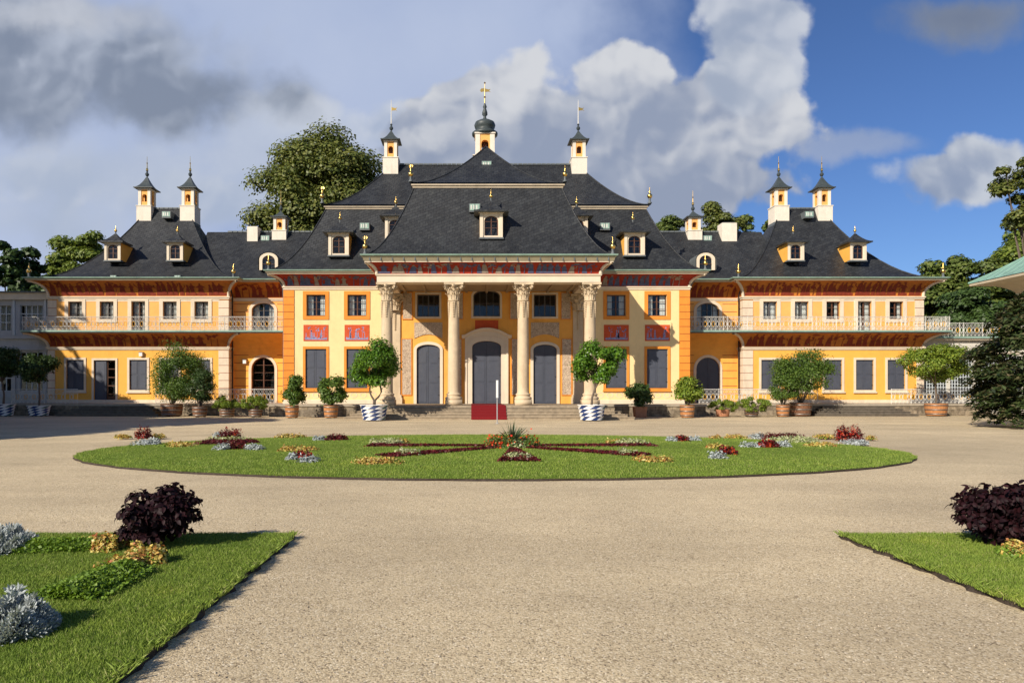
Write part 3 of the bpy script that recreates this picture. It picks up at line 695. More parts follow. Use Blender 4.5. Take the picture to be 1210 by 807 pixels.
# main cove
for a, b, sd in ((-14.06, -6.6, 'lf'), (6.6, 14.06, 'fr')):
    mb = MB()
    sweep(mb, cove_prof(.86, 8.95, 9.66), a, b, YM, 58, 'cove_red', sd)
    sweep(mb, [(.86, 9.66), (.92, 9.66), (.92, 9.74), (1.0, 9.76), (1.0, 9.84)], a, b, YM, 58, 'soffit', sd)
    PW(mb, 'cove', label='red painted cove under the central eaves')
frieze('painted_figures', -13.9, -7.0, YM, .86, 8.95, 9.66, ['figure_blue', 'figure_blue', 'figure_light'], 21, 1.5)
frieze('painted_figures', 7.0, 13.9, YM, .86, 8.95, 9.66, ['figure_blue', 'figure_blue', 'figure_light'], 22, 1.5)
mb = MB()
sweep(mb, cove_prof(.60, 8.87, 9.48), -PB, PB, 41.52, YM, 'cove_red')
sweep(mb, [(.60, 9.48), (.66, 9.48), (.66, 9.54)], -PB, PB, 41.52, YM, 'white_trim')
sweep(mb, [(.66, 9.54), (.70, 9.56), (.74, 9.74), (.78, 9.76), (.78, 9.84)], -PB, PB, 41.52, YM, 'eave_band_shaded')
for i in range(22):
    u = -7.2+14.4*i/21; mb.box(u-.03, u+.03, 41.52-.765, 41.52-.6, 9.56, 9.745, 'lead')
PW(mb, 'cove', label='red painted cove over the portico columns')
frieze('painted_figures', -6.7, 6.7, 41.52, .60, 8.87, 9.48, ['figure_blue', 'figure_blue', 'figure_light'], 23, 1.5)
for s in (-1, 1):
    bracket(s*14.06, YM, .86, 8.95, 9.66, s); bracket(s*PB, 41.52, .60, 8.87, 9.48, s)
# lead gutters
def gutter(u0, u1, y0, y1, o, z, sides='lfr', mat='verdigris'):
    mb = MB(); sweep(mb, [(o-.06, z-.02), (o+.02, z-.05), (o+.10, z-.02), (o+.13, z+.05), (o+.10, z+.06), (o-.06, z+.03)], u0, u1, y0, y1, mat, sides); return PW(mb, 'gutter')
gutter(-14.06, 14.06, YM, 58, 1.0, 9.88); gutter(-PB, PB, 41.52, 46.2, .78, 9.87)

# roofs
def roof_sides(mb, u0, u1, y0, y1, du, dyf, dyb, z0, z1, p, mat='slate', n=14):
    ts = [i/n for i in range(n+1)]; zz = [z0+(z1-z0)*t**p for t in ts]
    mb.grid([[(u0+du*t, y0+dyf*t, z), (u1-du*t, y0+dyf*t, z)] for t, z in zip(ts, zz)], mat)
    mb.grid([[(u0+du*t, y1-dyb*t, z), (u0+du*t, y0+dyf*t, z)] for t, z in zip(ts, zz)], mat)
    mb.grid([[(u1-du*t, y0+dyf*t, z), (u1-du*t, y1-dyb*t, z)] for t, z in zip(ts, zz)], mat)
    if dyb: mb.grid([[(u1-du*t, y1-dyb*t, z), (u0+du*t, y1-dyb*t, z)] for t, z in zip(ts, zz)], mat)
def hip_line(mb, u0, y0, du, dy, z0, z1, p, mat='slate', r=.05, n=12):
    mb.tube([(u0+du*i/n, y0+dy*i/n, z0+(z1-z0)*(i/n)**p+.01) for i in range(n+1)], r, mat, 6)
def cornice_ring(mb, u0, u1, y0, y1, z, mat='cornice_stone_shaded'):
    sweep(mb, [(-.05, z-.04), (.07, z-.02), (.09, z+.08), (.17, z+.12), (.17, z+.20), (-.1, z+.22)], u0, u1, y0, y1, mat)
roofM = MB(); roof_sides(roofM, -15.06, 15.06, YM-1.0, 61.4, 3.42, 3.42, 3.42, 9.9, 15.0, 1.7)
roof_sides(roofM, -11.95, 11.95, 49.15, 58.2, 4.6, 4.5, 4.5, 15.22, 19.6, 1.5)
for s in (-1, 1):
    hip_line(roofM, s*15.06, 46.0, -s*3.42, 3.42, 9.9, 15.0, 1.7); hip_line(roofM, s*11.95, 49.15, -s*4.6, 4.5, 15.22, 19.6, 1.5)
roofM_o = PW(roofM, 'roof', True)
mb = MB(); cornice_ring(mb, -11.64, 11.64, 49.42, 58, 14.96); PW(mb, 'roof_cornice')
mb = MB()
for i in range(40):
    u = -7.3+14.6*i/39; mb.box(u-.17, u+.17, 53.55, 53.8, 19.58, 19.70, 'lead')
PW(mb, 'ridge_tiles')
roofP = MB(); roof_sides(roofP, -7.66, 7.66, 40.72, 53, 2.9, 2.9, 0, 9.86, 14.8, 1.7)
roof_sides(roofP, -5.0, 5.0, 43.42, 53.6, 5.0, 5.1, 0, 15.05, 19.2, 1.5)
for s in (-1, 1):
    hip_line(roofP, s*7.66, 40.72, -s*2.9, 2.9, 9.86, 14.8, 1.7); hip_line(roofP, s*5.0, 43.42, -s*5.0, 5.1, 15.05, 19.2, 1.5)
PW(roofP, 'roof', True)
mb = MB(); cornice_ring(mb, -4.76, 4.76, 43.62, 52, 14.78); PW(mb, 'roof_cornice')
# pavilion and connector roofs
for s in (-1, 1):
    rp = MB(); c = s*25.65; roof_sides(rp, c-7.66, c+7.66, 48.9, 61.1, 6.05, 6.1, 6.1, EA, 16.5, 1.85)
    for q in (-1, 1): hip_line(rp, c+q*7.66, 48.9, -q*6.05, 6.1, EA, 16.5, 1.85)
    PW(rp, 'roof', True)
    rc = MB(); a, b = sorted((s*13.0, s*22.5)); n = 10
    rows = [[(a, 49.6+5.4*i/n, EA+4.75*(i/n)**1.35), (b, 49.6+5.4*i/n, EA+4.75*(i/n)**1.35)] for i in range(n+1)]
    rc.grid(rows, 'slate'); rc.grid([[(p[0], 110.0-p[1], p[2]) for p in r] for r in rows], 'slate')
    PW(rc, 'roof', True)
    mb = MB()
    for i in range(18):
        u = s*(13.5+.42*i); mb.box(u-.18, u+.18, 54.9, 55.1, 14.56, 14.68, 'lead')
    for i in range(10):
        u = c-1.6+.36*i; mb.box(u-.16, u+.16, 54.9, 55.1, 16.46, 16.58, 'lead')
    PW(mb, 'ridge_tiles')
# ---- pavilion and connector walls
for s in (-1, 1):
    w = MB(); lo, hi = sorted((s*PAV_U0, s*PAV_U1)); hu = []; hl = []
    for i, uu in enumerate(WIN_U):
        u = s*uu; french = (s < 0 and i == 2) or (s > 0 and i == 3)
        hu.append((u-.51, u+.51, 6.12 if french else 7.0, 8.34 if french else 8.30, 0))
        put('wing_french' if french else ('wing_up_red' if s > 0 and i in (2, 4) else 'wing_up'), u, YW, 6.12 if french else 7.0)
        if s < 0 and i == 3:                       # glazed door with one shutter folded open
            hl.append((u-.95, u+.65, T, T+3.15, 0))
        else:
            hl.append((u-.65, u+.65, 1.78, 4.0, 0)); put('wing_low', u, YW, 1.78)
    wall(w, lo, hi, T-.02, 5.2, YW, hl, .3, 'yellow_wall')
    wall(w, lo, hi, 5.2, EA, YW, hu, .3, 'peach_wall')
    for uu in (lo, hi):
        w.face([(uu, YW, T-.02), (uu, 58, T-.02), (uu, 58, EA), (uu, YW, EA)], 'yellow_wall')
    w.face([(lo, 58, 0), (hi, 58, 0), (hi, 58, EA), (lo, 58, EA)], 'yellow_wall')
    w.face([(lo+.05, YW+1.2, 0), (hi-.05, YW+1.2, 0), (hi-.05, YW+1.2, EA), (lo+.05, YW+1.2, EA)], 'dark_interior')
    PW(w, 'wall', label='yellow side pavilion wall')
    if s < 0:
        u = -WIN_U[3]; d = MB(); ring(d, [(u-.95, T), (u-.95, T+3.15), (u+.65, T+3.15), (u+.65, T)], [(u-1.1, T), (u-1.1, T+3.3), (u+.8, T+3.3), (u+.8, T)], YW-.05, YW, 'trim_stone', False)
        do = PW(d, 'glazed_door'); l = MB(); l.box(u-.93, u-.08, YW+.07, YW+.12, T+.02, T+3.13, 'shutter'); l.box(u-.83, u-.18, YW+.05, YW+.068, T+.15, T+1.4, 'shutter'); l.box(u-.83, u-.18, YW+.05, YW+.068, T+1.6, T+2.95, 'shutter')
        l.build('shutter', do)
        f = MB()
        for x in (u-.06, u+.57): f.box(x, x+.08, YW+.14, YW+.2, T, T+3.13, 'dark_wood')
        for z in (T, T+.62, T+1.24, T+1.86, T+2.48, T+3.05): f.box(u+.02, u+.57, YW+.145, YW+.195, z, z+(.5 if z == T else .06), 'dark_wood')
        f.build('sash', do); g = MB(); g.face([(u, YW+.17, T), (u+.6, YW+.17, T), (u+.6, YW+.17, T+3.1), (u, YW+.17, T+3.1)], 'glass'); g.build('pane', do)
    # connector
    w = MB(); a, b = sorted((s*14.0, s*(PAV_U0+.1))); u = s*16.75
    wall(w, a, b, T-.02, 6.1, YC, [(u-.875, u+.875, T, T+3.4, .86)], .3, 'orange_wall' if s > 0 else 'yellow_wall')
    wall(w, a, b, 6.1, EA, YC, [(u-.85, u+.85, 6.12, 8.32, .55)], .3, 'peach_wall')
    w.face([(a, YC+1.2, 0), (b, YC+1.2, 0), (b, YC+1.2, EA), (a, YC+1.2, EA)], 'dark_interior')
    PW(w, 'wall', label='orange wall set back between pavilion and central block')
    for (x0, x1) in ((14.12, 15.7), (17.85, 18.95)):
        for (za, zb) in ((1.5, 4.7), (6.5, 8.4)):
            jt = MB()
            for z in np.arange(za, zb, .58): jt.box(s*x0, s*x1, YC-.012, YC-.002, z-.02, z+.02, 'joint_red')
            PW(jt, 'painted_joints')
    put('conn_up', u, YC, 6.12)
    put('conn_shut' if s > 0 else 'conn_low', u, YC, T)
    # string courses, coves
    mb = MB(); st = lambda z: [(0, z), (.07, z+.02), (.07, z+.1), (.13, z+.14), (.13, z+.22), (0, z+.23)]
    sweep(mb, st(8.45), lo, hi, YW, 56, 'white_trim'); PW(mb, 'string_course')
    mb = MB(); sweep(mb, st(4.72), lo, hi, YW, 56, 'white_trim'); PW(mb, 'string_course')
    mb = MB(); sweep(mb, st(8.45), a, b, YC, 56, 'white_trim', 'f'); PW(mb, 'string_course')
    mb = MB(); sweep(mb, [(0, T), (.07, T), (.07, T+.22), (0, T+.24)], lo, hi, YW, 56, 'trim_stone'); PW(mb, 'wall_base')
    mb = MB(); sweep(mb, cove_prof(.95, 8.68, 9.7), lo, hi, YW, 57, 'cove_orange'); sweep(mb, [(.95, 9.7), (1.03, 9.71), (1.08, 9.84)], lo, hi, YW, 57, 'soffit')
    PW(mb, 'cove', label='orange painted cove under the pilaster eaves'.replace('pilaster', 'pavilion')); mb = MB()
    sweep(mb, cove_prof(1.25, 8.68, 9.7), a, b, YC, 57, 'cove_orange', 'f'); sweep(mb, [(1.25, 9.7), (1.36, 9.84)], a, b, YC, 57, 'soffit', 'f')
    PW(mb, 'cove', label='orange painted cove under the connecting eaves')
    mb = MB(); sweep(mb, cove_prof(1.15, 4.95, 5.88), lo, hi, YW, 57, 'cove_orange'); PW(mb, 'cove', label='orange painted cove carrying the balcony'); mb = MB(); sweep(mb, cove_prof(2.1, 4.4, 5.88), a, b, YC, 57, 'orange_wall', 'f')
    PW(mb, 'cove', label='orange painted cove carrying the balcony')
    frieze('painted_figures', lo+.1, hi-.1, YW, .95, 8.68, 9.7, ['figure_brown'], 31+s, 1.6)
    frieze('painted_figures', lo+.1, hi-.1, YW, 1.15, 4.95, 5.88, ['figure_brown'], 35+s, 1.35)
    frieze('painted_figures', a+.2, b-.1, YC, 1.25, 8.68, 9.7, ['figure_brown'], 39+s, 1.5)
    for q, uu in ((-1, lo), (1, hi)):
        bracket(uu, YW, .95, 8.68, 9.7, q, 'trim_stone'); bracket(uu, YW, 1.15, 4.95, 5.88, q, 'trim_stone')
    gutter(lo, hi, YW, 57, 1.08, 9.87); gutter(a, b, YC, 57, 1.36, 9.87, 'f')
    # balcony slab
    mb = MB(); lo2, hi2 = sorted((s*14.12, s*(PAV_U1+1.2)))
    mb.box(lo2, hi2, 48.72, YW+.0, 5.90, 6.06, 'lead'); mb.box(*sorted((s*14.12, s*PAV_U0)), YW, YC, 5.90, 6.06, 'lead'); mb.box(*sorted((s*PAV_U1, s*(PAV_U1+1.2))), YW, YW+5, 5.90, 6.06, 'lead')
    mb.box(lo2, hi2, 48.66, 48.72, 5.96, 6.07, 'verdigris')
    PW(mb, 'balcony_slab')
# thin peach panel joints: stone frame strips between the upper windows
    mb = MB()
    for i in range(4):
        u = s*(WIN_U[i]+1.165)
        for e in (-.4, .4): mb.box(u+e-.03, u+e+.03, YW-.015, YW-.002, 6.12, 8.3, 'trim_stone')
    for (x0, x1) in ((lo+.75, hi-.65),): mb.box(x0, x1, YW-.018, YW-.002, 8.3, 8.449, 'trim_stone')
    PW(mb, 'wall_strips')
# downpipes in the corners
for s in (-1, 1):
    mb = MB(); mb.tube([(s*15.0, 46.2, 9.8), (s*14.6, 47.2, 9.6), (s*14.3, 47.6, 9.0), (s*14.28, 47.7, 8.2), (s*14.28, 47.7, T)], .06, 'lead', 8); PW(mb, 'downpipe', True)
    mb = MB(); mb.tube([(s*18.4, 49.4, 9.8), (s*18.8, 49.8, 9.4), (s*18.85, 50.4, 8.8), (s*18.85, 50.4, T)], .06, 'black_iron', 8); PW(mb, 'downpipe', True)

# ---- railings
def rail_panel(mb, p0, p1, z, h):
    p0, p1 = Vector(p0), Vector(p1); d = p1-p0; L = d.length; d.normalize(); nrm = Vector((-d.y, d.x))
    def q(s, zz): return (p0.x+d.x*s, p0.y+d.y*s, zz)
    def bar(s0, z0, s1, z1, w=.012, m='white_iron'):
        mb.tube([q(s0, z0), q(s1, z1)], w, m, 4)
    bar(0, z+h, L, z+h, .022); bar(0, z+.08, L, z+.08, .016); bar(0, z+h*.68, L, z+h*.68, .012); bar(0, z+h*.28, L, z+h*.28, .012)
    n = max(2, round(L/.28)); w = L/n
    for i in range(n+1):
        s = w*i; bar(s, z, s, z+h+(.05 if i % 5 == 0 else 0), .02 if i % 5 == 0 else .009)
    for i in range(n):
        c = w*(i+.5); zc = z+h*.48
        pts = [q(c+w*.36*math.cos(a*.6283), zc+h*.17*math.sin(a*.6283)) for a in range(11)]
        mb.tube(pts, .018, 'gold_paint' if i % 2 else 'white_iron', 4)
        pts = [q(c+w*.3*math.cos(a*.785), z+h*.84+h*.11*math.sin(a*.785)) for a in range(9)]; mb.tube(pts, .010, 'white_iron', 4)
        bar(c-w*.45, z+.09, c, z+h*.26, .010); bar(c+w*.45, z+.09, c, z+h*.26, .010)
def railing(name, segs, z, h):
    mb = MB()
    for a, b in segs:
        L = (Vector(b)-Vector(a)).length; n = max(1, round(L/3))
        for i in range(n):
            rail_panel(mb, Vector(a).lerp(Vector(b), i/n), Vector(a).lerp(Vector(b), (i+1)/n), z, h)
    return mb
for s in (-1, 1):
    mb = railing('balcony_railing', [((s*14.2, 48.8), (s*(PAV_U1+1.12), 48.8)), ((s*(PAV_U1+1.12), 48.8), (s*(PAV_U1+1.12), 54))], 6.06, .98)
    PW(mb, 'balcony_railing')

# ---- finials, chimneys, dormers, hatches
def gilt_finial(sc=1.0, bird=False):
    mb = MB(); mb.lathe([(.16*sc, 0), (.2*sc, .06*sc), (.12*sc, .12*sc), (.08*sc, .3*sc), (.13*sc, .36*sc), (.05*sc, .40*sc)], 0, 0, 0, 'lead', 10)
    mb.lathe([(.04*sc, .38*sc), (.16*sc, .44*sc), (.22*sc, .56*sc), (.2*sc, .68*sc), (.1*sc, .76*sc), (.06*sc, .82*sc), (.10*sc, .88*sc), (.04*sc, 1.0*sc), (.02*sc, 1.25*sc), (.0, 1.3*sc)], 0, 0, 0, 'gilt', 12)
    if bird:
        for q in (-1, 1): mb.face([(0, -.02, .95*sc), (q*.2*sc, 0, 1.22*sc), (q*.08*sc, 0, 1.32*sc), (0, .02, 1.12*sc)], 'gilt')
        mb.lathe([(0, .95*sc), (.09*sc, 1.0*sc), (.08*sc, 1.12*sc), (.05*sc, 1.2*sc), (.07*sc, 1.26*sc), (0, 1.34*sc)], 0, -.03, 0, 'gilt', 8)
    return mb.mesh('finial', True)
FIN = {False: gilt_finial(), True: gilt_finial(1.0, True)}
def finial(u, y, z, sc=1.0, bird=False, parent=None):
    o = link('finial', FIN[bird], parent or palace, (u, y-(0 if parent else PY), z)); o.scale = (sc*.82, sc*.82, sc*.9); return o
for s in (-1, 1):
    finial(s*7.5, 41.0, 9.95, .95, s < 0); finial(s*4.95, 43.45, 15.1, .95, s < 0); finial(s*11.9, 49.2, 15.3, 1.05, s < 0)
    finial(s*14.9, 46.2, 9.95, .9); finial(s*(25.65+7.5), 49.1, 9.9, .95); finial(s*(25.65-7.3), 49.2, 9.9, .9)
    None

def concave_cap(mb, r0, z0, r1, z1, mat, p=1.7, n=8, seg=4, eave=.07):
    prof = [(r0, z0-eave), (r0, z0)]+[(r0+(r1-r0)*i/n, z0+(z1-z0)*(i/n)**p) for i in range(1, n+1)]
    k = math.sqrt(2) if seg == 4 else 1
    for j in range(4 if seg == 4 else 0):
        a0, a1 = math.pi/4+j*math.pi/2, math.pi/4+(j+1)*math.pi/2
        mb.grid([[(r*k*math.cos(a0), r*k*math.sin(a0), z), (r*k*math.cos(a1), r*k*math.sin(a1), z)] for r, z in prof], mat)
    mb.face([(-r0, -r0, z0-eave), (r0, -r0, z0-eave), (r0, r0, z0-eave), (-r0, r0, z0-eave)], mat)
def turret_chimney(w, hb, hs, capr, caph, lantern=False, flag=False):
    b = MB(); b.box(-w*.62, w*.62, -w*.62, w*.62, -1.4, -.22, 'lead'); b.box(-w*.6, w*.6, -w*.6, w*.6, -.22, hb, 'chimney_white'); b.box(-w*.64, w*.64, -w*.64, w*.64, hb, hb+.07, 'chimney_white')
    z0, z1 = hb+.07, hb+hs; hw = w/2
    for sx in (-1, 1):
        for sy in (-1, 1): b.box(sx*hw, sx*(hw-.24*w), sy*hw, sy*(hw-.24*w), z0, z1, 'chimney_white')
    zt = z0+(z1-z0)*.72
    for ang in range(4):                            # arched openings
        m = MB(); wall(m, -hw+.24*w, hw-.24*w, z0+.0, z1, -hw+.04, [(-.19*w, .19*w, z0+.25*(z1-z0), zt, .17*w)], .25*w, 'peach_wall')
        ca, sa = math.cos(ang*math.pi/2), math.sin(ang*math.pi/2); base = len(b.v); mi = [b.mi(x) for x in m.names]
        b.v += [(x*ca-y*sa, x*sa+y*ca, z) for x, y, z in m.v]; b.f += [tuple(i+base for i in f) for f in m.f]; b.m += [mi[i] for i in m.m]
    b.box(-.13*w, .13*w, -.13*w, .13*w, z0, z1, 'dark_wood')
    b.box(-hw*1.08, hw*1.08, -hw*1.08, hw*1.08, z1, z1+.1, 'chimney_white')
    root = b.build('chimney')
    c = MB(); zc = z1+.17
    if not lantern:
        concave_cap(c, capr, zc, .07, zc+caph, 'cap_lead', 1.8); c.lathe([(.07, 0), (.05, .1), (.13, .2), (.16, .3), (.1, .4), (.05, .5), (.1, .56), (.04, .65)], 0, 0, zc+caph-.03, 'cap_lead', 10); tip = zc+caph+.6
    else:
        c.lathe([(capr*.8, -.14), (capr, -.05), (capr*1.02, .12), (capr*.72, .3), (capr*.64, .36), (capr*.78, .52), (capr*.84, .75), (capr*.76, .95), (capr*.45, 1.12), (.16, 1.2), (.10, 1.45), (.22, 1.6), (.2, 1.8), (.1, 2.1), (.16, 2.2), (.05, 2.5)], 0, 0, zc, 'cap_lead', 20); tip = zc+2.5
    c.build('cap', root, smooth=lantern)
    f = MB()
    if flag:
        hh = 1.9 if not lantern else 1.6
        f.tube([(0, 0, tip-.1), (0, 0, tip+hh)], [.05, .02], 'white_iron' if not lantern else 'gilt', 6)
        zf = tip+hh*.55; f.prism([(.02, zf), (.34, zf+.04), (.48, zf-.02), (.34, zf+.1), (.46, zf+.24), (.3, zf+.2), (.02, zf+.28)], -.012, .012, 'gilt')
        if lantern:
            f.prism([(-.05, zf+.05), (-.3, zf), (-.38, zf+.14), (-.28, zf+.28), (-.05, zf+.3)], -.012, .012, 'gilt'); f.lathe([(0, -.12), (.1, 0), (0, .12)], 0, 0, tip+hh*.3, 'gilt', 8); f.lathe([(0, -.1), (.09, 0), (0, .1)], 0, 0, tip+hh, 'gilt', 8)
    else:
        f.lathe([(.05, -.1), (.09, .0), (.1, .08), (.04, .16), (.03, .5), (.06, .56), (.02, .62), (.012, 1.1), (0, 1.15)], 0, 0, tip, 'gilt', 8)
    f.build('weather_vane' if flag else 'finial', root)
    return root
ch = turret_chimney(.98, 1.05, 1.35, .76, .95); ch.parent = palace; ch.location = (-25.65-1.75, 55.0-PY, 15.5)
for u in (-25.65+1.75, 25.65-1.75, 25.65+1.75): copy_tree(ch, palace, (u, 55.0-PY, 15.5))
ch = turret_chimney(1.0, 1.2, 1.3, .76, .8, flag=True); ch.parent = palace; ch.location = (-7.4, 53.6-PY, 18.75)
copy_tree(ch, palace, (7.4, 53.6-PY, 18.75))
ch = turret_chimney(1.5, 1.2, 1.75, 1.0, 1, lantern=True, flag=True); ch.parent = palace; ch.location = (0, 53.4-PY, 18.75); ch['label'] = 'middle lantern turret with onion dome and gilded vane'
ch = turret_chimney(.95, .55, 1.0, .68, .5); ch.parent = palace; ch.location = (-16.5, 54.9-PY, 14.0); copy_tree(ch, palace, (16.9, 54.9-PY, 14.0))
for u, sc in ((-18.6, .7), (19.6, 1.0)):
    mb = MB(); mb.box(-.6*sc, .6*sc, -.5, .5, -.6, .95*sc, 'chimney_white'); mb.box(-.5*sc, .5*sc, -.4, .4, .95*sc, 1.02*sc, 'lead'); mb.build('chimney_stack', palace, (u, 54.7-PY, 14.2))

def make_dormer(key, sc=1.0):
    w, h, d = 1.42*sc, 1.5*sc, 2.3*sc
    b = MB(); ww, wh = .86*sc, 1.22*sc
    wall(b, -w/2, w/2, 0, h, 0, [(-ww/2, ww/2, .12, .12+wh, .3*sc)], .16, 'white_trim', 'white_trim')
    for s in (-1, 1): b.face([(s*w/2, 0, -.02), (s*w/2, d, -.02), (s*w/2, d, h), (s*w/2, 0, h)], 'yellow_wall')
    b.face([(-w/2, .4, 0), (w/2, .4, 0), (w/2, .4, h), (-w/2, .4, h)], 'dark_interior')
    for s in (-1, 1): b.box(s*w/2, s*(w/2-.2*sc), -.06, -.002, 0, h, 'white_trim')
    b.box(-w/2-.05, w/2+.05, -.1, .3, -.1, -.002, 'lead')
    b.box(-w/2-.08*sc, w/2+.08*sc, -.12, .05, h, h+.09*sc, 'white_trim')
    root = b.build('dormer')
    wi = MB(); ring(wi, outline(ww-.12, wh-.06, .26*sc), outline(ww, wh, .3*sc), .06, .1, 'dark_wood'); wi.box(-.03, .03, .055, .1, .06, wh-.03, 'dark_wood')
    for z in (.4, .72): wi.box(-ww/2+.05, ww/2-.05, .065, .095, wh*z-.014, wh*z+.014, 'dark_wood')
    wo = wi.build('window', root, (0, 0, .12)); g = MB(); g.face([(x, .085, z) for x, z in outline(ww-.04, wh-.02, .29*sc)], 'glass'); g.build('pane', wo) if False else None
    gl = MB(); gl.face([(x, .085, z+.12) for x, z in outline(ww-.04, wh-.02, .29*sc)], 'glass'); gl.build('pane', root)
    r = MB(); R0 = (w/2+.36*sc); zc = h+.12*sc; n = 8; prof = [(0, zc-.09)]+[(i/n, zc+.82*sc*(i/n)**1.7) for i in range(n+1)]
    dd = d*.5; cy = dd-.36*sc                       # square concave cap stretched backwards
    def corner(sx, sy, t): return (sx*R0*(1-t), (cy*.62 + sy*(cy*.62+.42*sc)*(1-t)))
    for (a, b2) in (((-1, -1), (1, -1)), ((1, -1), (1, 1)), ((1, 1), (-1, 1)), ((-1, 1), (-1, -1))):
        r.grid([[(*corner(*a, t*.94), z), (*corner(*b2, t*.94), z)] for t, z in prof], 'slate')
    r.face([(*corner(sx, sy, 0), zc-.09) for sx, sy in ((-1, -1), (1, -1), (1, 1), (-1, 1))], 'lead')
    r.face([(-w/2-.1, .6, h), (w/2+.1, .6, h), (w/2+.1, d, h+.02), (-w/2-.1, d, h+.02)], 'slate')
    ro = r.build('dormer_roof', root)
    f = link('finial', FIN[False], root, (0, cy*.62, zc+.72*sc)); f.scale = (.55*sc, .55*sc, .62*sc)
    PROTO[key] = root; return root
make_dormer('dormer', 1.0); make_dormer('dormer_small', .86)
put('dormer', 0.17, 41.95, 11.2)
for s in (-1, 1):
    put('dormer', s*10.3, 47.15, 11.15); put('dormer', s*6.45, 47.85, 12.45)
    for e in (-2.35, 2.35): put('dormer_small', s*25.75+e, 51.05, 11.55)
# eyebrow dormers on the connector roofs
def eyebrow():
    b = MB(); w, h = 1.45, 1.3
    ring(b, outline(w-.5, h-.2, .42), outline(w-.06, h, .5), -.05, .3, 'white_trim', False)
    b.face([(x, .12, z) for x, z in outline(w-.4, h-.15, .42)], 'dark_interior')
    rows = [[(x*1.06, y, z+.04) for x, z in outline(w, h, .55)] for y in (-.1, 1.2, 2.2)]
    b.grid(rows, 'lead'); root = b.build('dormer')
    wi = MB(); wi.box(-.03, .03, 0.0, .04, 0, h-.22, 'dark_wood')
    for z in (.35, .68): wi.box(-w/2+.27, w/2-.27, .005, .035, h*z-.015, h*z+.015, 'dark_wood')
    wo = wi.build('window', root); g = MB(); g.face([(x, .06, z) for x, z in outline(w-.5, h-.2, .42)], 'glass'); g.build('pane', wo)
    return root
e = eyebrow(); e.parent = palace; e.location = (-16.25, 50.75-PY, 10.75); e['label'] = 'rounded dormer with white arched frame'; copy_tree(e, palace, (16.5, 50.75-PY, 10.75))
# copper roof hatches
hm = MB(); hm.box(-.42, .42, 0, .9, -.3, .32, 'lead'); hm.box(-.36, .36, -.03, -.002, -.18, .28, 'verdigris'); hm.box(-.02, .02, -.045, -.031, -.18, .28, 'lead')
for i in range(3): hm.box(-.3+.2*i, -.2+.2*i, -.04, -.0305, -.1, .2, 'white_iron')
hm = hm.mesh('roof_hatch')
for u, y, z in ((-8.7, 48.4, 13.45), (-.85, 42.75, 13.25), (8.5, 48.4, 13.45), (0.0, 46.9, 17.35), (-25.4, 54.0, 15.75), (25.9, 54.0, 15.75), (-17.6, 54.3, 13.9), (17.9, 54.3, 13.9), (-27.3, 49.6, 10.0), (-22.6, 49.6, 10.0)):
    o = link('roof_hatch', hm, palace, (u, y-PY, z)); sc = .55 if z < 11 else .85; o.scale = (sc, sc, sc)
# wall lamps
lm = MB(); lm.box(-.12, .12, -.2, 0, -.14, .14, 'sign_white'); lm.box(-.15, .15, -.23, 0, .141, .17, 'lead'); lm = lm.mesh('wall_lamp')
for u, y, z in ((-25.4, YW, 4.4), (-18.1, YC, 3.9)): link('wall_lamp', lm, palace, (u, y-PY-.003, z))

# ------------------------------------------------------------------ terrace, steps, carpet, railings
terr = thing('terrace', (AX, 45.5, 0), 'low weathered sandstone terrace with stepped flights along the foot of the palace', 'terrace')
def TP(mb, name, label=None):
    o = mb.build(name, terr, (0, -45.5, 0))
    if label: o['label'] = label
    return o
mb = MB(); YT, YTW = 44.9, 46.7
mb.box(-14.5, 14.5, YT+.06, YM+.1, -.1, T-.14, 'plinth_stone'); 
for s in (-1, 1): mb.box(s*14.5, s*34.8, YTW+.06, YC+.5, -.1, T-.14, 'plinth_stone')
mb.box(-7.25, 7.25, 41.36, YT+.06, -.1, T-.14, 'plinth_stone')
TP(mb, 'plinth_wall')
mb = MB()
mb.box(-14.56, -7.25, YT, YM+.1, T-.14, T, 'paving'); mb.box(7.25, 14.56, YT, YM+.1, T-.14, T, 'paving'); mb.box(-7.25, 7.25, 41.3, YM+.1, T-.14, T, 'step_stone')
for s in (-1, 1): mb.box(s*14.56, s*34.8, YTW, YC+.5, T-.14, T, 'paving')
TP(mb, 'paving')
def steps(mb, u, hw, y, n, sides=True, mat='step_stone'):
    h = T/(n+1)
    for i in range(n):
        e = .33*(i+1); z1 = T-h*(i+1)
        ex = e if sides else 0
        mb.box(u-hw-ex, u+hw+ex, y-e, y+.3, z1-h+.003, z1-.05, mat)
        mb.box(u-hw-ex-.03*(sides), u+hw+ex+.03*(sides), y-e-.035, y+.3, z1-.05, z1, mat)
mb = MB(); steps(mb, 0, 7.25, 41.3, 4); 
for s in (-1, 1):
    for i in range(4):                              # side returns up to the main plinth
        e = .33*(i+1); z1 = T-T/5*(i+1); mb.box(s*7.25, s*(7.25+e), 41.6, YT, z1-T/5+.003, z1-.002, 'step_stone')
TP(mb, 'steps', 'broad portico steps')
for s in (-1, 1):
    mb = MB(); steps(mb, s*25.5, 2.1, YTW, 4, mat='step_dark'); TP(mb, 'steps', 'small dark pavilion steps')
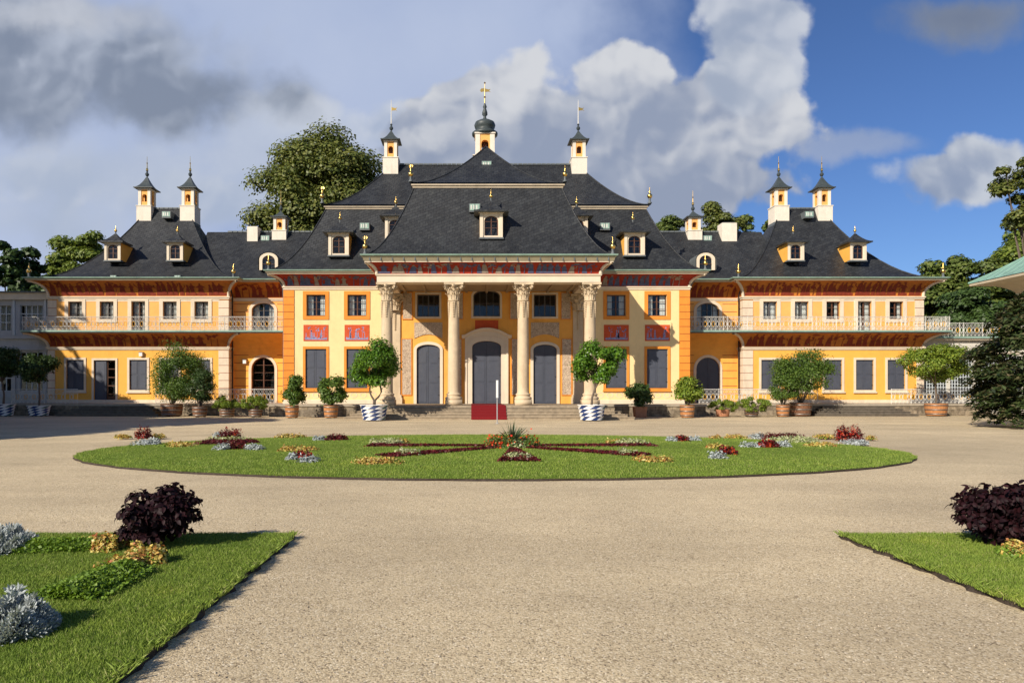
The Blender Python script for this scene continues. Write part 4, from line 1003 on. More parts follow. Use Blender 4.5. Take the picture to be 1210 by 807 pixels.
# red carpet down the steps
mb = MB(); h = T/5; rows = [(YM-.15, T+.012), (41.3-.055, T+.012)]
for i in range(4):
    e = .33*(i+1); z1 = T-h*(i+1); yb = 41.3-(e-.33)-.055
    rows += [(yb, z1+.012), (41.3-e-.055, z1+.012)]
rows += [(41.3-1.32-.055, .02)]
mb.grid([[(x, y-.0, z) for x in (-1.05, -.5, 0, .5, 1.05)] for y, z in rows], 'carpet_red')
mb.grid([[(x, y, z) for x in (-1.05, -1.05)] for y, z in rows], 'carpet_red')
tag(mb.build('carpet', None, (AX-.02, 0, 0)), 'red carpet running down the middle of the portico steps', 'carpet')

rl = [(-1, [((-32.9, 46.85), (-28.3, 46.85))], 'white iron terrace railing left of the left pavilion steps'),
      (-1, [((-22.9, 46.85), (-14.7, 46.85))], 'white iron terrace railing between left pavilion steps and the orange quoin'),
      (1, [((14.7, 46.85), (22.9, 46.85))], 'white iron terrace railing between the orange quoin and right pavilion steps'),
      (1, [((28.0, 46.85), (34.6, 46.85))], 'white iron terrace railing right of the right pavilion steps')]
for s, segs, lab in rl:
    mb = railing('railing', segs, T, 1.0); c = (segs[0][0][0]+segs[0][1][0])/2
    mb.v = [(x-c, y-46.85, z-T) for x, y, z in mb.v]
    tag(mb.build('terrace_railing', None, (AX+c, 46.85, T)), lab, 'railing', 'white iron railings along the terrace')
# sign post on the gravel in front
px, py = gp(587.5, 500.5)
sg = thing('sign_post', (px, py, 0), 'thin grey metal post with narrow white notice plate in front of the red carpet', 'sign')
mb = MB(); mb.tube([(0, 0, 0), (0, 0, 2.15)], .028, 'sign_metal', 8); mb.lathe([(.13, 0), (.13, .02), (.04, .03)], 0, 0, 0, 'sign_metal', 12); mb.build('post', sg)
mb = MB(); mb.box(-.05, .05, -.05, -.032, 1.35, 2.25, 'sign_white'); mb.box(-.068, .068, -.031, -.012, 1.33, 2.27, 'sign_metal'); mb.build('plate', sg)

# ------------------------------------------------------------------ neighbouring buildings
# glazed gallery at far left
gl = thing('gallery', (-38, 50, 0), 'pale grey two-storey glazed gallery in shade left of the palace', 'building')
def GP(mb, name, o=gl, base=(-38, 50, 0)): return mb.build(name, o, (-base[0], -base[1], -base[2]))
mb = MB(); L0, L1 = -52.0, AX-PAV_U1-.06; YG = 50.6
cols = [L1-.5-2.35*i for i in range(8)]
hl = [(c-1.95, c-.25, 1.7, 4.6, 0) for c in cols]; hu = [(c-1.95, c-.25, 6.2, 8.1, 0) for c in cols]
wall(mb, L0, L1, 0, 5.4, YG, hl, .3, 'gallery_grey'); wall(mb, L0, L1, 5.4, 8.5, YG, hu, .3, 'gallery_grey')
mb.face([(L0, YG+1, 0), (L1, YG+1, 0), (L1, YG+1, 8.5), (L0, YG+1, 8.5)], 'dark_interior'); mb.face([(L0, YG, 0), (L0, 56, 0), (L0, 56, 8.5), (L0, YG, 8.5)], 'gallery_grey')
GP(mb, 'wall')
mb = MB(); mb.box(L0, L1, YG-.25, 56, 8.5, 9.0, 'white_trim'); mb.box(L0, L1, YG-.4, 56, 9.0, 9.1, 'lead'); GP(mb, 'parapet')
mb = MB(); mb.box(L0, L1, YG-.16, YG-.002, 5.6, 5.85, 'gallery_grey'); mb.box(L0, L1, YG-.2, YG-.002, 4.75, 4.9, 'gallery_grey'); mb.box(L0, L1, YG-.12, YG-.002, 1.2, 1.4, 'gallery_grey')
for c in cols:
    mb.box(c-.12+.0, c+.12, YG-.1, YG-.002, 0, 4.75, 'gallery_grey'); mb.box(c-.08, c+.08, YG-.1, YG-.002, 5.85, 8.5, 'lattice_grey')
GP(mb, 'pilaster_strips')
for (hs, nm) in ((hl, 3), (hu, 3)):
    for (a, b, z0, z1, _) in hs[:4]:
        w = MB()
        for i in range(5): x = a+(b-a)*i/4; w.box(x-.035, x+.035, YG+.1, YG+.16, z0, z1, 'lattice_grey')
        for i in range(nm+1): z = z0+(z1-z0)*i/nm; w.box(a, b, YG+.105, YG+.155, z-.035, z+.035, 'lattice_grey')
        wo = GP(w, 'window'); g = MB(); g.face([(a, YG+.13, z0), (b, YG+.13, z0), (b, YG+.13, z1), (a, YG+.13, z1)], 'glass'); g.build('pane', wo)
        if hs is hu:
            cu = MB(); pts = [(a+.1+(b-a-.2)*k/24, YG+.4+.04*math.sin(k*1.9)) for k in range(25)]; cu.grid([[(x, y, z0) for x, y in pts], [(x, y, z1) for x, y in pts]], 'curtain'); cu.build('curtain', wo)
# low gallery right with roof balustrade
gr = thing('gallery', (36, 50.5, 0), 'low glazed gallery with roof railing right of the palace beside the dark yew', 'building')
base = (36, 50.5, 0)
mb = MB(); L0, L1 = AX+PAV_U1+.06, 46.0; cols = [L0+.35+1.9*i for i in range(6)]
hh = [(c+.12, c+1.78, 1.2, 4.3, 0) for c in cols]
wall(mb, L0, L1, 0, 5.5, YG, hh, .3, 'gallery_pale'); mb.face([(L0, YG+1, 0), (L1, YG+1, 0), (L1, YG+1, 5.5), (L0, YG+1, 5.5)], 'gallery_grey'); mb.face([(L1, YG, 0), (L1, 56, 0), (L1, 56, 5.5), (L1, YG, 5.5)], 'gallery_pale')
GP(mb, 'wall', gr, base)
mb = MB(); mb.box(L0, L1, YG-.3, 56, 5.5, 5.62, 'white_trim'); mb.box(L0, L1, YG-.42, 56, 5.62, 5.74, 'verdigris'); mb.box(L0, L1, YG-.1, YG-.002, 4.45, 4.6, 'white_trim'); GP(mb, 'cornice', gr, base)
mb = railing('x', [((L0, YG-.3), (L1, YG-.3))], 5.74, 1.0); GP(mb, 'roof_railing', gr, base)
for (a, b, z0, z1, _) in hh:
    w = MB()
    for i in range(9): x = a+(b-a)*i/8; w.box(x-.025, x+.025, YG+.08, YG+.12, z0, z1, 'lattice_grey')
    for i in range(13): z = z0+(z1-z0)*i/12; w.box(a, b, YG+.083, YG+.117, z-.025, z+.025, 'lattice_grey')
    wo = GP(w, 'window', gr, base); g = MB(); g.face([(a, YG+.13, z0), (b, YG+.13, z0), (b, YG+.13, z1), (a, YG+.13, z1)], 'glass'); g.build('pane', wo)
# copper-roofed pavilion right
cp = thing('side_pavilion', (38, 34, 0), 'cream side pavilion with green copper roof at right edge behind the yew', 'building')
base = (38, 34, 0); CX0, CX1, CY0, CY1, CZ = 30.6, 48.0, 26.5, 41.6, 8.28
mb = MB(); mb.box(CX0+1.7, CX1-1.7, CY0+1.7, CY1-1.7, 0, 7.3, 'gallery_pale'); GP(mb, 'wall', cp, base)
mb = MB()
rows = []
for o, z in cove_prof(1.62, 7.1, 8.12)+[(1.7, 8.12), (1.7, 8.26)]:
    rows.append([(CX0+1.7-o, CY0+1.7-o, z), (CX1-1.7+o, CY0+1.7-o, z), (CX1-1.7+o, CY1-1.7+o, z), (CX0+1.7-o, CY1-1.7+o, z)])
for j in range(4): mb.grid([[r[j], r[(j+1) % 4]] for r in rows], 'soffit')
GP(mb, 'cove', cp, base)
mb = MB(); roof_sides(mb, CX0-.04, CX1+.04, CY0-.04, CY1+.04, 7.3, 7.3, 7.3, CZ, CZ+5.6, 1.12, 'copper_roof'); n = 9
for i in range(1, 24):
    y = CY0+.65*i; tm = min(1, (y-CY0)/7.3, (CY1-y)/7.3)
    if tm > .05: mb.tube([(CX0-.04+7.3*tm*k/n, y, CZ+.02+5.6*(tm*k/n)**1.12) for k in range(n+1)], .03, 'copper_roof', 4)
for yy0, dy in ((CY0-.04, 7.3), (CY1+.04, -7.3)): mb.tube([(CX0-.04+7.3*k/n, yy0+dy*k/n, CZ+.03+5.6*(k/n)**1.12) for k in range(n+1)], .06, 'copper_roof', 6)
GP(mb, 'roof', cp, base)

# ------------------------------------------------------------------ foliage
def unit(n, rng):
    v = rng.normal(size=(n, 3)); return v/np.linalg.norm(v, axis=1, keepdims=True)
def leaf_quads(pts, nrm, size, rng, aspect=.55, jitter=.6, sizevar=.35, droop=0.0):
    n = len(pts); nn = nrm+jitter*rng.normal(size=(n, 3)); nn /= np.linalg.norm(nn, axis=1, keepdims=True)
    t = np.cross(nn, rng.normal(size=(n, 3))); t /= np.linalg.norm(t, axis=1, keepdims=True)
    if droop: t[:, 2] -= droop; t /= np.linalg.norm(t, axis=1, keepdims=True)
    b = np.cross(nn, t); b /= np.linalg.norm(b, axis=1, keepdims=True)+1e-9
    s = size*(1+sizevar*rng.uniform(-1, 1, size=(n, 1)))
    v = np.empty((n, 4, 3)); v[:, 0] = pts-t*s*.5; v[:, 1] = pts+b*s*aspect*.5+nn*s*.08; v[:, 2] = pts+t*s*.5; v[:, 3] = pts-b*s*aspect*.5+nn*s*.08
    return v.reshape(-1, 3), np.arange(n*4).reshape(-1, 4)
def crown_clumps(rng, n, rx, ry, rz, rc, shell=.55, flat_bottom=None):
    d = unit(n*3, rng); rad = rng.uniform(shell, 1.0, size=(n*3, 1))**.8
    c = d*rad*np.array([rx-rc*.7, ry-rc*.7, rz-rc*.7])
    if flat_bottom is not None: c = c[c[:, 2] > -flat_bottom*rz]
    return c[:n]
def crown_mesh(name, rng, rx, ry, rz, nclump, rc, nleaf, size, mat, shell=.55, flat_bottom=None, aspect=.6, jitter=.6, noise=.25, full=False):
    c = crown_clumps(rng, nclump, rx, ry, rz, rc, shell, flat_bottom); m = len(c)
    cr = rc*rng.uniform(.65, 1.3, size=m); w = cr**2; k = rng.choice(m, nleaf, p=w/w.sum())
    d = unit(nleaf, rng); d[:, 2] = np.where(d[:, 2] < (-.8 if full else -.3), d[:, 2]*-.6, d[:, 2]); d /= np.linalg.norm(d, axis=1, keepdims=True)
    r = cr[k][:, None]*rng.uniform(.45, 1.05, size=(nleaf, 1))*(1+noise*rng.normal(size=(nleaf, 1))*.5)
    p = c[k]+d*r*np.array([1, 1, .8])
    v, q = leaf_quads(p, d+np.array([0, 0, .4]), size, rng, aspect, jitter)
    return np_mesh(name, v, q, mat), c
def limbs(mb, rng, base, top, r0, targets, mat='bark', fork=.45):
    base, top = Vector(base), Vector(top); mid = base.lerp(top, fork)
    mb.tube([base, base.lerp(mid, .5)+Vector((rng.normal()*r0*.3, rng.normal()*r0*.3, 0)), mid, mid.lerp(top, .5), top], [r0, r0*.85, r0*.75, r0*.5, r0*.2], mat, 9)
    for t in targets:
        t = Vector(t); s = mid.lerp(top, rng.uniform(0, .5)); m2 = s.lerp(t, .5)+Vector((rng.normal(), rng.normal(), .6+abs(rng.normal())))*r0*.5
        mb.tube([s, m2, t], [r0*.42, r0*.28, r0*.08], mat, 6)

def tree(name, px, ytop, pxw, Y, zbase, label, mat, group=None, seed=1, ry=None, nleaf=16000, size=.5, rcf=.28, ncl=60, aspect=.65, hfrac=None, flat=.75):
    rng = np.random.default_rng(seed); X = (px-PX0)*Y/F; ztop = H+(PY0-ytop)*Y/F; rx = pxw*Y/F/2
    rz = (ztop-zbase)/2*(hfrac or 1.0); cz = ztop-rz
    o = thing(name, (X, Y, 0), label, 'tree', group)
    me, c = crown_mesh('crown', rng, rx, ry or rx*.9, rz, ncl, rx*rcf, nleaf, size, mat, flat_bottom=flat, aspect=aspect, jitter=.36, noise=.12)
    link('crown', me, o, (0, 0, cz))
    mb = MB(); tg = [tuple(c[i]*.85+np.array([0, 0, cz])) for i in range(0, min(len(c), 16))]
    limbs(mb, rng, (0, 0, -.2), (0, 0, cz+rz*.4), max(.12, rx*.06), tg); mb.build('trunk', o, smooth=True)
    return o
GB = 'trees behind the palace'
tree('beech_tree', 386, 152, 184, 72, 7, 'huge olive-green tree rising behind the left half of the palace roof', 'leaf_beech', GB, 101, nleaf=140000, size=.34, ncl=190, rcf=.27)
tree('broadleaf_tree', 106, 260, 88, 68, 6, 'bright green tree behind the left pavilion roof', 'leaf_bright', GB, 102, nleaf=42000, size=.30)
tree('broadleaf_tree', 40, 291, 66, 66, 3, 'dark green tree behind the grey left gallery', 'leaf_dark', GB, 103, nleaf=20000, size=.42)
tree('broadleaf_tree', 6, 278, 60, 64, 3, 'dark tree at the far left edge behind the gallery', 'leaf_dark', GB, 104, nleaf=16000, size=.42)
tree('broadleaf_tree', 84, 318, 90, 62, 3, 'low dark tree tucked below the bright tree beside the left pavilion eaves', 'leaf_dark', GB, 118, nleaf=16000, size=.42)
tree('broadleaf_tree', 788, 249, 62, 76, 8, 'small tree top just right of the central roof', 'leaf_forest', GB, 105, nleaf=26000, size=0.30)
tree('broadleaf_tree', 846, 231, 74, 76, 8, 'round tree top behind the right connecting roof, between turret and white stack', 'leaf_beech', GB, 106, nleaf=36000, size=0.30)
tree('broadleaf_tree', 886, 249, 56, 78, 8, 'small tree top left of the right pavilion chimneys', 'leaf_forest', GB, 107, nleaf=11000, size=.45)
tree('broadleaf_tree', 912, 249, 44, 74, 8, 'tree top half hidden by the left chimney of the right pavilion', 'leaf_forest', GB, 108, nleaf=9000, size=.45)
tree('broadleaf_tree', 1122, 297, 100, 66, 1, 'dark green tree beside the right pavilion eaves', 'leaf_forest', GB, 109, nleaf=45000, size=.36, ncl=90)
tree('broadleaf_tree', 1170, 303, 90, 64, 1, 'green tree between right pavilion and copper roof', 'leaf_forest', GB, 110, nleaf=42000, size=.36, ncl=80)
tree('broadleaf_tree', 1216, 256, 120, 70, 1, 'tall brighter green tree above the copper roof at the right edge', 'leaf_bright', GB, 111, nleaf=55000, size=.38, ncl=90)
tree('broadleaf_tree', 1140, 335, 90, 60, 1, 'low dark tree behind the right gallery railing', 'leaf_dark', GB, 112, nleaf=36000, size=.34, ncl=70)
tree('broadleaf_tree', 1215, 178, 92, 52, 9, 'dark pine-like tree branch entering at the upper right edge', 'leaf_beech', GB, 113, nleaf=16000, size=.26, ncl=30, hfrac=.62)
# yew at right: drooping sprays
def yew(X, Y, h, rx, seed, label):
    rng = np.random.default_rng(seed); o = thing('yew_tree', (X, Y, 0), label, 'tree')
    n = 190; ang = rng.uniform(0, 2*math.pi, n); tz = rng.uniform(.06, 1, n)**.85; prof = np.sin(np.clip(tz, 0, 1)*math.pi*.86+.42)**.6
    pts = []; nr = []
    for i in range(n):
        rr = rx*prof[i]*rng.uniform(.75, 1.08); d = np.array([math.cos(ang[i]), math.sin(ang[i]), 0]); z0 = h*tz[i]*.97
        m = 130; s = rng.uniform(.35, 1.0, m)**.7; lat = rng.normal(size=m)*.30*(1.1-s*.6); side = np.array([-d[1], d[0], 0])
        p = d[None]*(rr*s)[:, None]+side[None]*lat[:, None]; p[:, 2] = z0+.35*s-.85*s**2.2+rng.normal(size=m)*.09-.15*np.abs(lat)
        pts.append(p); nr.append(np.tile(np.array([d[0]*.4, d[1]*.4, 1.0]), (m, 1)))
    pts = np.concatenate(pts); nr = np.concatenate(nr); pts[:, 2] = np.maximum(pts[:, 2], .12)
    v, q = leaf_quads(pts, nr, .26, rng, .42, .35); link('crown', np_mesh('crown', v, q, 'leaf_yew'), o)
    mb = MB(); limbs(mb, rng, (0, 0, -.1), (0, 0, h*.8), .22, [(rx*.8*math.cos(a), rx*.8*math.sin(a), h*z) for a, z in ((0, .3), (1, .45), (2.2, .5), (3.1, .35), (4, .6), (5.2, .4))]); mb.build('trunk', o, smooth=True)
yew(25.9, 31.0, 6.6, 3.0, 201, 'dark drooping yew at the right edge in front of the copper-roofed pavilion')
# shading trees standing just outside the left edge of the view
for i, (x, y, h, r) in enumerate(((-31, 22.5, 14, 6), (-43, 38.5, 14, 6), (-50, 37, 24, 8), (-38, 29, 14, 6), (-30, 14.5, 11, 4.5))):
    rng = np.random.default_rng(300+i); o = thing('park_tree', (x, y, 0), 'broad park tree left of the forecourt', 'tree', 'park trees left of the forecourt')
    me, c = crown_mesh('crown', rng, r, r, h*.42, 90, r*.36, 22000, .95, 'leaf_forest', aspect=.75); link('crown', me, o, (0, 0, h*.58))
    mb = MB(); limbs(mb, rng, (0, 0, -.2), (0, 0, h*.7), .35, [tuple(c[j]*.8+np.array([0, 0, h*.58])) for j in range(8)]); mb.build('trunk', o, smooth=True)

# ---- tubs and potted plants
def barrel(mb, r, h, mat='barrel_wood', taper=.86, square=False):
    mb.lathe([(r*taper*.98, 0), (r*taper, .03)]+[(r*(taper+(1-taper)*t+.03*math.sin(math.pi*t)), h*t) for t in (.25, .5, .75, 1)]+[(r*.93, h), (r*.92, h-.07), (0, h-.06)], 0, 0, .05, mat, 24)
    mb.lathe([(r*.9, 0), (0, .001)], 0, 0, h, 'soil', 24)
    for a in range(3): mb.box(r*.6*math.cos(a*2.1+.5)-.06, r*.6*math.cos(a*2.1+.5)+.06, r*.6*math.sin(a*2.1+.5)-.06, r*.6*math.sin(a*2.1+.5)+.06, 0, .06, 'black_iron')
def hoops(tub, r, h, taper=.86):
    for t in (.14, .5, .86):
        mb = MB(); rr = r*(taper+(1-taper)*t+.03*math.sin(math.pi*t))
        mb.lathe([(rr+.003, -.035), (rr+.016, -.035), (rr+.018, .035), (rr+.004, .035)], 0, 0, .05+h*t, 'hoop', 24); mb.build('hoop', tub, smooth=True)
def checker_tub(r, h, green=True):
    mb = MB(); n = 12; rows = 4; rg = random.Random(3)
    for i in range(rows):
        t0, t1 = i/rows, (i+1)/rows
        for j in range(n):
            p = []
            for (t, dj) in ((t0, 0), (t0, 1), (t1, 1), (t1, 0)):
                a = 2*math.pi*(j+dj)/n+t*1.9; rr = r*(.80+.2*t)*(1 if True else 0); p.append((rr*math.cos(a), rr*math.sin(a), .06+h*t))
            m = 'tub_white' if (i+j) % 2 else ('tub_green' if rg.random() < .13 else 'tub_navy'); sub = 3
            a0, a1, b1, b0 = [Vector(x) for x in p]
            for k in range(sub):
                q = [a0.lerp(a1, k/sub), a0.lerp(a1, (k+1)/sub), b0.lerp(b1, (k+1)/sub), b0.lerp(b1, k/sub)]
                q = [Vector((v.x, v.y, 0)).normalized()*r*(.80+.2*(v.z-.06)/h)+Vector((0, 0, v.z)) for v in q]; mb.face(q, m)
    mb.lathe([(r, .06+h), (r*1.03, .07+h), (r*1.03, .1+h), (r*.92, .1+h), (r*.9, h), (0, h+.01)], 0, 0, 0, 'tub_white', 24)
    mb.lathe([(r*.89, h+.012), (0, h+.013)], 0, 0, 0, 'soil', 24)
    for a in range(4): mb.box(r*.6*math.cos(a*1.57+.6)-.06, r*.6*math.cos(a*1.57+.6)+.06, r*.6*math.sin(a*1.57+.6)-.06, r*.6*math.sin(a*1.57+.6)+.06, 0, .07, 'black_iron')
    return mb
def potted(name, px, py, w_px, crown, label, kind, mat, seed, tubw, tubh, tubmat='barrel_wood', nleaf=4000, size=.16, trunk='multi', group=None, cat='potted plant', Y=None, ncl=26, aspect=.55, hoop=True, sprig=False):
    """crown = (px_left, px_right, py_top, py_bottom) in the photo"""
    rng = np.random.default_rng(seed)
    Y = Y or F*H/(py-PY0); k = Y/F; X = (px-PX0)*k
    o = thing(name, (X, Y, 0), label, cat, group); r = tubw*k/2; h = tubh*k
    if tubmat == 'checker': mb = checker_tub(r, h); tub = mb.build('tub', o, rotz=.3)
    elif tubmat == 'square':
        mb = MB(); 
        rows = [[(sx*r*q, sy*r*q, z) for sx, sy in ((-1, -1), (1, -1), (1, 1), (-1, 1))] for q, z in ((.86, 0), (1.0, h*.9), (1.04, h*.9), (1.04, h), (.9, h), (.88, h-.08))]
        mb.grid(rows, 'terracotta', True); mb.face(rows[-1], 'soil'); tub = mb.build('tub', o)
    else:
        mb = MB(); barrel(mb, r, h, tubmat); tub = mb.build('tub', o, smooth=False)
        if hoop: hoops(tub, r, h)
    cx = ((crown[0]+crown[1])/2-px)*k; rx = (crown[1]-crown[0])*k/2*1.06; zt = H+(PY0-crown[2])*k; zb = H+(PY0-crown[3])*k-.08; rz = (zt-zb)/2; cz = (zt+zb)/2
    me, c = crown_mesh('crown', rng, rx, rx*.95, rz, ncl, min(rx, rz)*.36, nleaf, size, mat, shell=.5, aspect=(.42 if kind == 'bush' else aspect), jitter=.5, noise=(.55 if kind == 'bush' else .3), full=True)
    link('crown', me, o, (cx, 0, cz))
    mb = MB(); tg = [tuple(c[i]*.8+np.array([cx, 0, cz])) for i in range(0, min(len(c), 10))]
    if trunk == 'multi':
        for i in range(4):
            a = i*1.6; mb.tube([(.12*r*math.cos(a), .12*r*math.sin(a), h), (cx*.5+rx*.25*math.cos(a), rx*.25*math.sin(a), (h+cz)/2), (cx+rx*.5*math.cos(a), rx*.5*math.sin(a), cz)], [.04, .03, .012], 'bark', 6)
        for t in tg[:8]: mb.tube([(0, 0, h), (t[0]*.4, t[1]*.4, (h+t[2])/2), t], [.03, .02, .008], 'bark', 5)
    elif trunk == 'double':
        fz = h+(zb-h)*.35
        mb.tube([(0, 0, h-.05), (.02, 0, fz)], [.10, .085], 'bark', 8)
        for s, bend in ((-1, .10), (1, .16)):
            mb.tube([(.02, 0, fz-.03), (s*bend*1.6+.02, 0, fz+(zb-fz)*.35), (s*bend*2.6, .05, fz+(zb-fz)*.75), (s*bend*1.8+cx, 0, zb+rz*.4), (cx+s*rx*.3, 0, cz)], [.06, .055, .05, .04, .015], 'bark', 7)
        for t in tg: mb.tube([(cx*.6, 0, zb+rz*.3), ((cx+t[0])*.5, t[1]*.5, (zb+t[2])/2+.1), t], [.035, .022, .008], 'bark', 5)
    else:
        mb.tube([(0, 0, h-.05), (.03, .02, (h+zb)/2), (cx*.6, 0, zb+.2)], [.075, .06, .055], 'bark', 8)
        for t in tg: mb.tube([(cx*.6, 0, zb+.1), ((cx+t[0])*.5, t[1]*.5, (zb+t[2])/2+.15), t], [.04, .025, .008], 'bark', 5)
    mb.build('trunk', o, smooth=True); return o
GO = 'orange trees in blue and white chequered tubs'; GS = 'leafy shrubs in wooden tubs'; GL = 'low bushy plants in pots'
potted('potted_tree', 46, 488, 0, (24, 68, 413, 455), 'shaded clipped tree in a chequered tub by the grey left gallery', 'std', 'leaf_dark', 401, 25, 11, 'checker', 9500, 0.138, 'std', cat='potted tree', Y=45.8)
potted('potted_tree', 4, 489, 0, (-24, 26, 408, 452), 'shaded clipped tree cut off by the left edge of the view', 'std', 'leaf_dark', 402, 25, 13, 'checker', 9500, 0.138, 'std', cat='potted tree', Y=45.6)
potted('potted_shrub', 203, 490, 0, (177, 246, 405, 479), 'largest left shrub, in a wide iron-hooped barrel, in front of the left pavilion', 'bush', 'leaf_shrub', 403, 25, 14, 'barrel_dark', 18050, 0.138, Y=45.2, ncl=40, group=GS)
potted('potted_shrub', 236, 492, 0, (219, 256, 430, 479), 'narrow dark shrub in a small barrel just right of the wide barrel', 'bush', 'leaf_dark', 404, 17, 12, 'barrel_dark', 8550, 0.120, Y=44.0, group=GS)
potted('potted_plant', 268, 492, 0, (249, 287, 467, 486), 'low feathery green plant, left one of the pair under the left arched door', 'low', 'leaf_light', 405, 18, 9, 'barrel_dark', 6650, 0.101, Y=44.4, group=GL, aspect=.35)
potted('potted_plant', 302, 493, 0, (284, 320, 466, 487), 'low feathery green plant, right one of the pair under the left arched door', 'low', 'leaf_light', 406, 16, 9, 'barrel_dark', 6650, 0.101, Y=44.0, group=GL, aspect=.35)
potted('potted_shrub', 345, 495, 0, (330, 362, 444, 484), 'laurel shrub in an orange barrel in front of the left orange quoin', 'bush', 'leaf_shrub', 407, 16, 14, 'barrel_wood', 4940, 0.202, group=GS, ncl=15, Y=42.6)
potted('potted_shrub', 391, 495, 0, (376, 411, 443, 482), 'laurel shrub in an orange barrel under the left grey shutters, next to an orange tree', 'bush', 'leaf_shrub', 408, 17, 14, 'barrel_wood', 4940, 0.202, group=GS, ncl=15, Y=42.6)
potted('orange_tree', 442, 498, 0, (409, 475, 398, 458), 'round-headed fork-stemmed orange tree in chequered tub left of the portico steps', 'std', 'leaf_citrus', 409, 33, 17, 'checker', 12350, 0.147, 'double', GO, 'potted tree', ncl=20, Y=38.8)
potted('orange_tree', 699, 498, 0, (676, 738, 402, 459), 'round-headed straight-stemmed orange tree in chequered tub right of the portico steps', 'std', 'leaf_citrus', 410, 33, 17, 'checker', 12350, 0.147, 'std', GO, 'potted tree', ncl=20, Y=38.8)
potted('potted_shrub', 756, 494, 0, (739, 772, 449, 481), 'dark laurel shrub in a square terracotta planter right of the portico steps', 'bush', 'leaf_dark', 411, 14, 13, 'square', 4940, 0.184, group=GS, Y=43.2)
potted('potted_shrub', 812, 494, 0, (796, 834, 437, 481), 'bright yellow-green shrub in an orange barrel in front of the right orange quoin', 'bush', 'leaf_light', 412, 17, 14, 'barrel_wood', 4940, 0.184, group=GS, Y=42.9)
potted('potted_plant', 854, 493, 0, (835, 875, 470, 487), 'low bushy plant, left one of the pair right of the yellow-green shrub', 'low', 'leaf_light', 413, 16, 8, 'terracotta', 5700, 0.101, Y=44.3, group=GL, hoop=False, aspect=.35)
potted('potted_plant', 888, 492, 0, (870, 911, 468, 487), 'low bushy plant, right one of the pair right of the yellow-green shrub', 'low', 'leaf_light', 414, 16, 8, 'barrel_dark', 5700, 0.101, Y=44.4, group=GL, aspect=.35)
potted('potted_shrub', 925, 492, 0, (908, 945, 440, 478), 'smaller shrub in small barrel leaning against the biggest right shrub', 'bush', 'leaf_shrub', 415, 15, 13, 'barrel_wood', 6650, 0.120, Y=44.6, group=GS)
potted('potted_shrub', 946, 490, 0, (912, 985, 407, 474), 'biggest right shrub, in a dark wide barrel, in front of the right pavilion', 'bush', 'leaf_shrub', 416, 24, 15, 'barrel_dark', 18050, 0.138, Y=45.4, ncl=40, group=GS)
potted('potted_tree', 1106, 489, 0, (1067, 1142, 402, 455), 'broad-headed standard tree in an orange barrel at the right end of the palace', 'std', 'leaf_light', 417, 24, 14, 'barrel_wood', 15200, 0.147, 'std', cat='potted tree', ncl=40, Y=45.8)

# ------------------------------------------------------------------ ground, lawns, grass
mb = MB(); mb.face([(-600, -60, 0), (600, -60, 0), (600, 900, 0), (-600, 900, 0)], 'gravel')
o = mb.build('ground'); o['kind'] = 'structure'
OC, OA, OB = (0.60, 19.2), 11.25, 6.42
mb = MB(); n = 120
def ell(a, da=0.0, z=0.0): return (OC[0]+(OA+da)*math.cos(a), OC[1]+(OB+da)*math.sin(a), z)
angs = [2*math.pi*i/n for i in range(n)]
mb.grid([[ell(a, .02+.02*math.sin(a*31)+.015*math.sin(a*57), .0) for a in angs], [ell(a, .0, .045) for a in angs]], 'soil', True)
mb.grid([[ell(a, 0, .045) for a in angs], [ell(a, -.4, .06) for a in angs], [ell(a, -2.5, .1) for a in angs], [ell(a, -5.5, .13) for a in angs]], 'turf', True)
mb.face([ell(a, -5.5, .13) for a in angs], 'turf')
o = mb.build('lawn'); o['kind'] = 'structure'
LX, RX, LYB = -2.06, 4.28, 7.85
def corner_lawn(x0, x1):
    mb = MB(); y0 = -3.0; z = .045; nx = 40; dx = .05 if x1 < 0 else -.05; sgn = 1 if x1 < 0 else -1
    xe = x1 if x1 < 0 else x0; xo = x0 if x1 < 0 else x1; r = random.Random(5)
    ys = [y0+(LYB-y0)*i/120 for i in range(121)]
    jit = [.018*math.sin(i*1.7)+.02*r.uniform(-1, 1) for i in range(121)]
    mb.grid([[(xe+sgn*(.022+j), y, 0.0) for y, j in zip(ys, jit)], [(xe+sgn*j*.5, y, z) for y, j in zip(ys, jit)]], 'soil')
    mb.grid([[(xe+sgn*j*.5, y, z) for y, j in zip(ys, jit)], [(xo, y, z+.004) for y in ys]], 'turf')
    mb.face([(xe, LYB, z), (xo, LYB, z), (xo, LYB+.06, 0), (xe, LYB+.06, 0)], 'soil')
    o = mb.build('lawn'); o['kind'] = 'structure'
corner_lawn(-14, LX); corner_lawn(RX, 16)
def blades(pts, h, w, rng, lean=.5):
    n = len(pts); a = rng.uniform(0, 2*math.pi, n); d = np.stack([np.cos(a), np.sin(a), np.zeros(n)], 1)
    b = rng.uniform(0, 2*math.pi, n); l = np.stack([np.cos(b), np.sin(b), np.zeros(n)], 1)*(lean*rng.uniform(0.1, 1, n))[:, None]
    hh = (h*rng.uniform(.55, 1.3, n))[:, None]
    v = np.empty((n, 4, 3)); ww = (w*rng.uniform(.7, 1.3, n))[:, None]
    v[:, 0] = pts-d*ww*.5; v[:, 1] = pts+d*ww*.5
    v[:, 2] = pts+d*ww*.3+l*hh*.45+np.array([0, 0, 1])*hh*.6; v[:, 3] = pts+l*hh+np.array([0, 0, 1])*hh*.95
    return v.reshape(-1, 3), np.arange(n*4).reshape(-1, 4)
def stuff(name, v, q, mat):
    o = link(name, np_mesh(name, v, q, mat)); o['kind'] = 'stuff'; return o
rng = RNG
n = 260000; a = rng.uniform(0, 2*math.pi, n); r = np.sqrt(rng.uniform(0, 1, n))
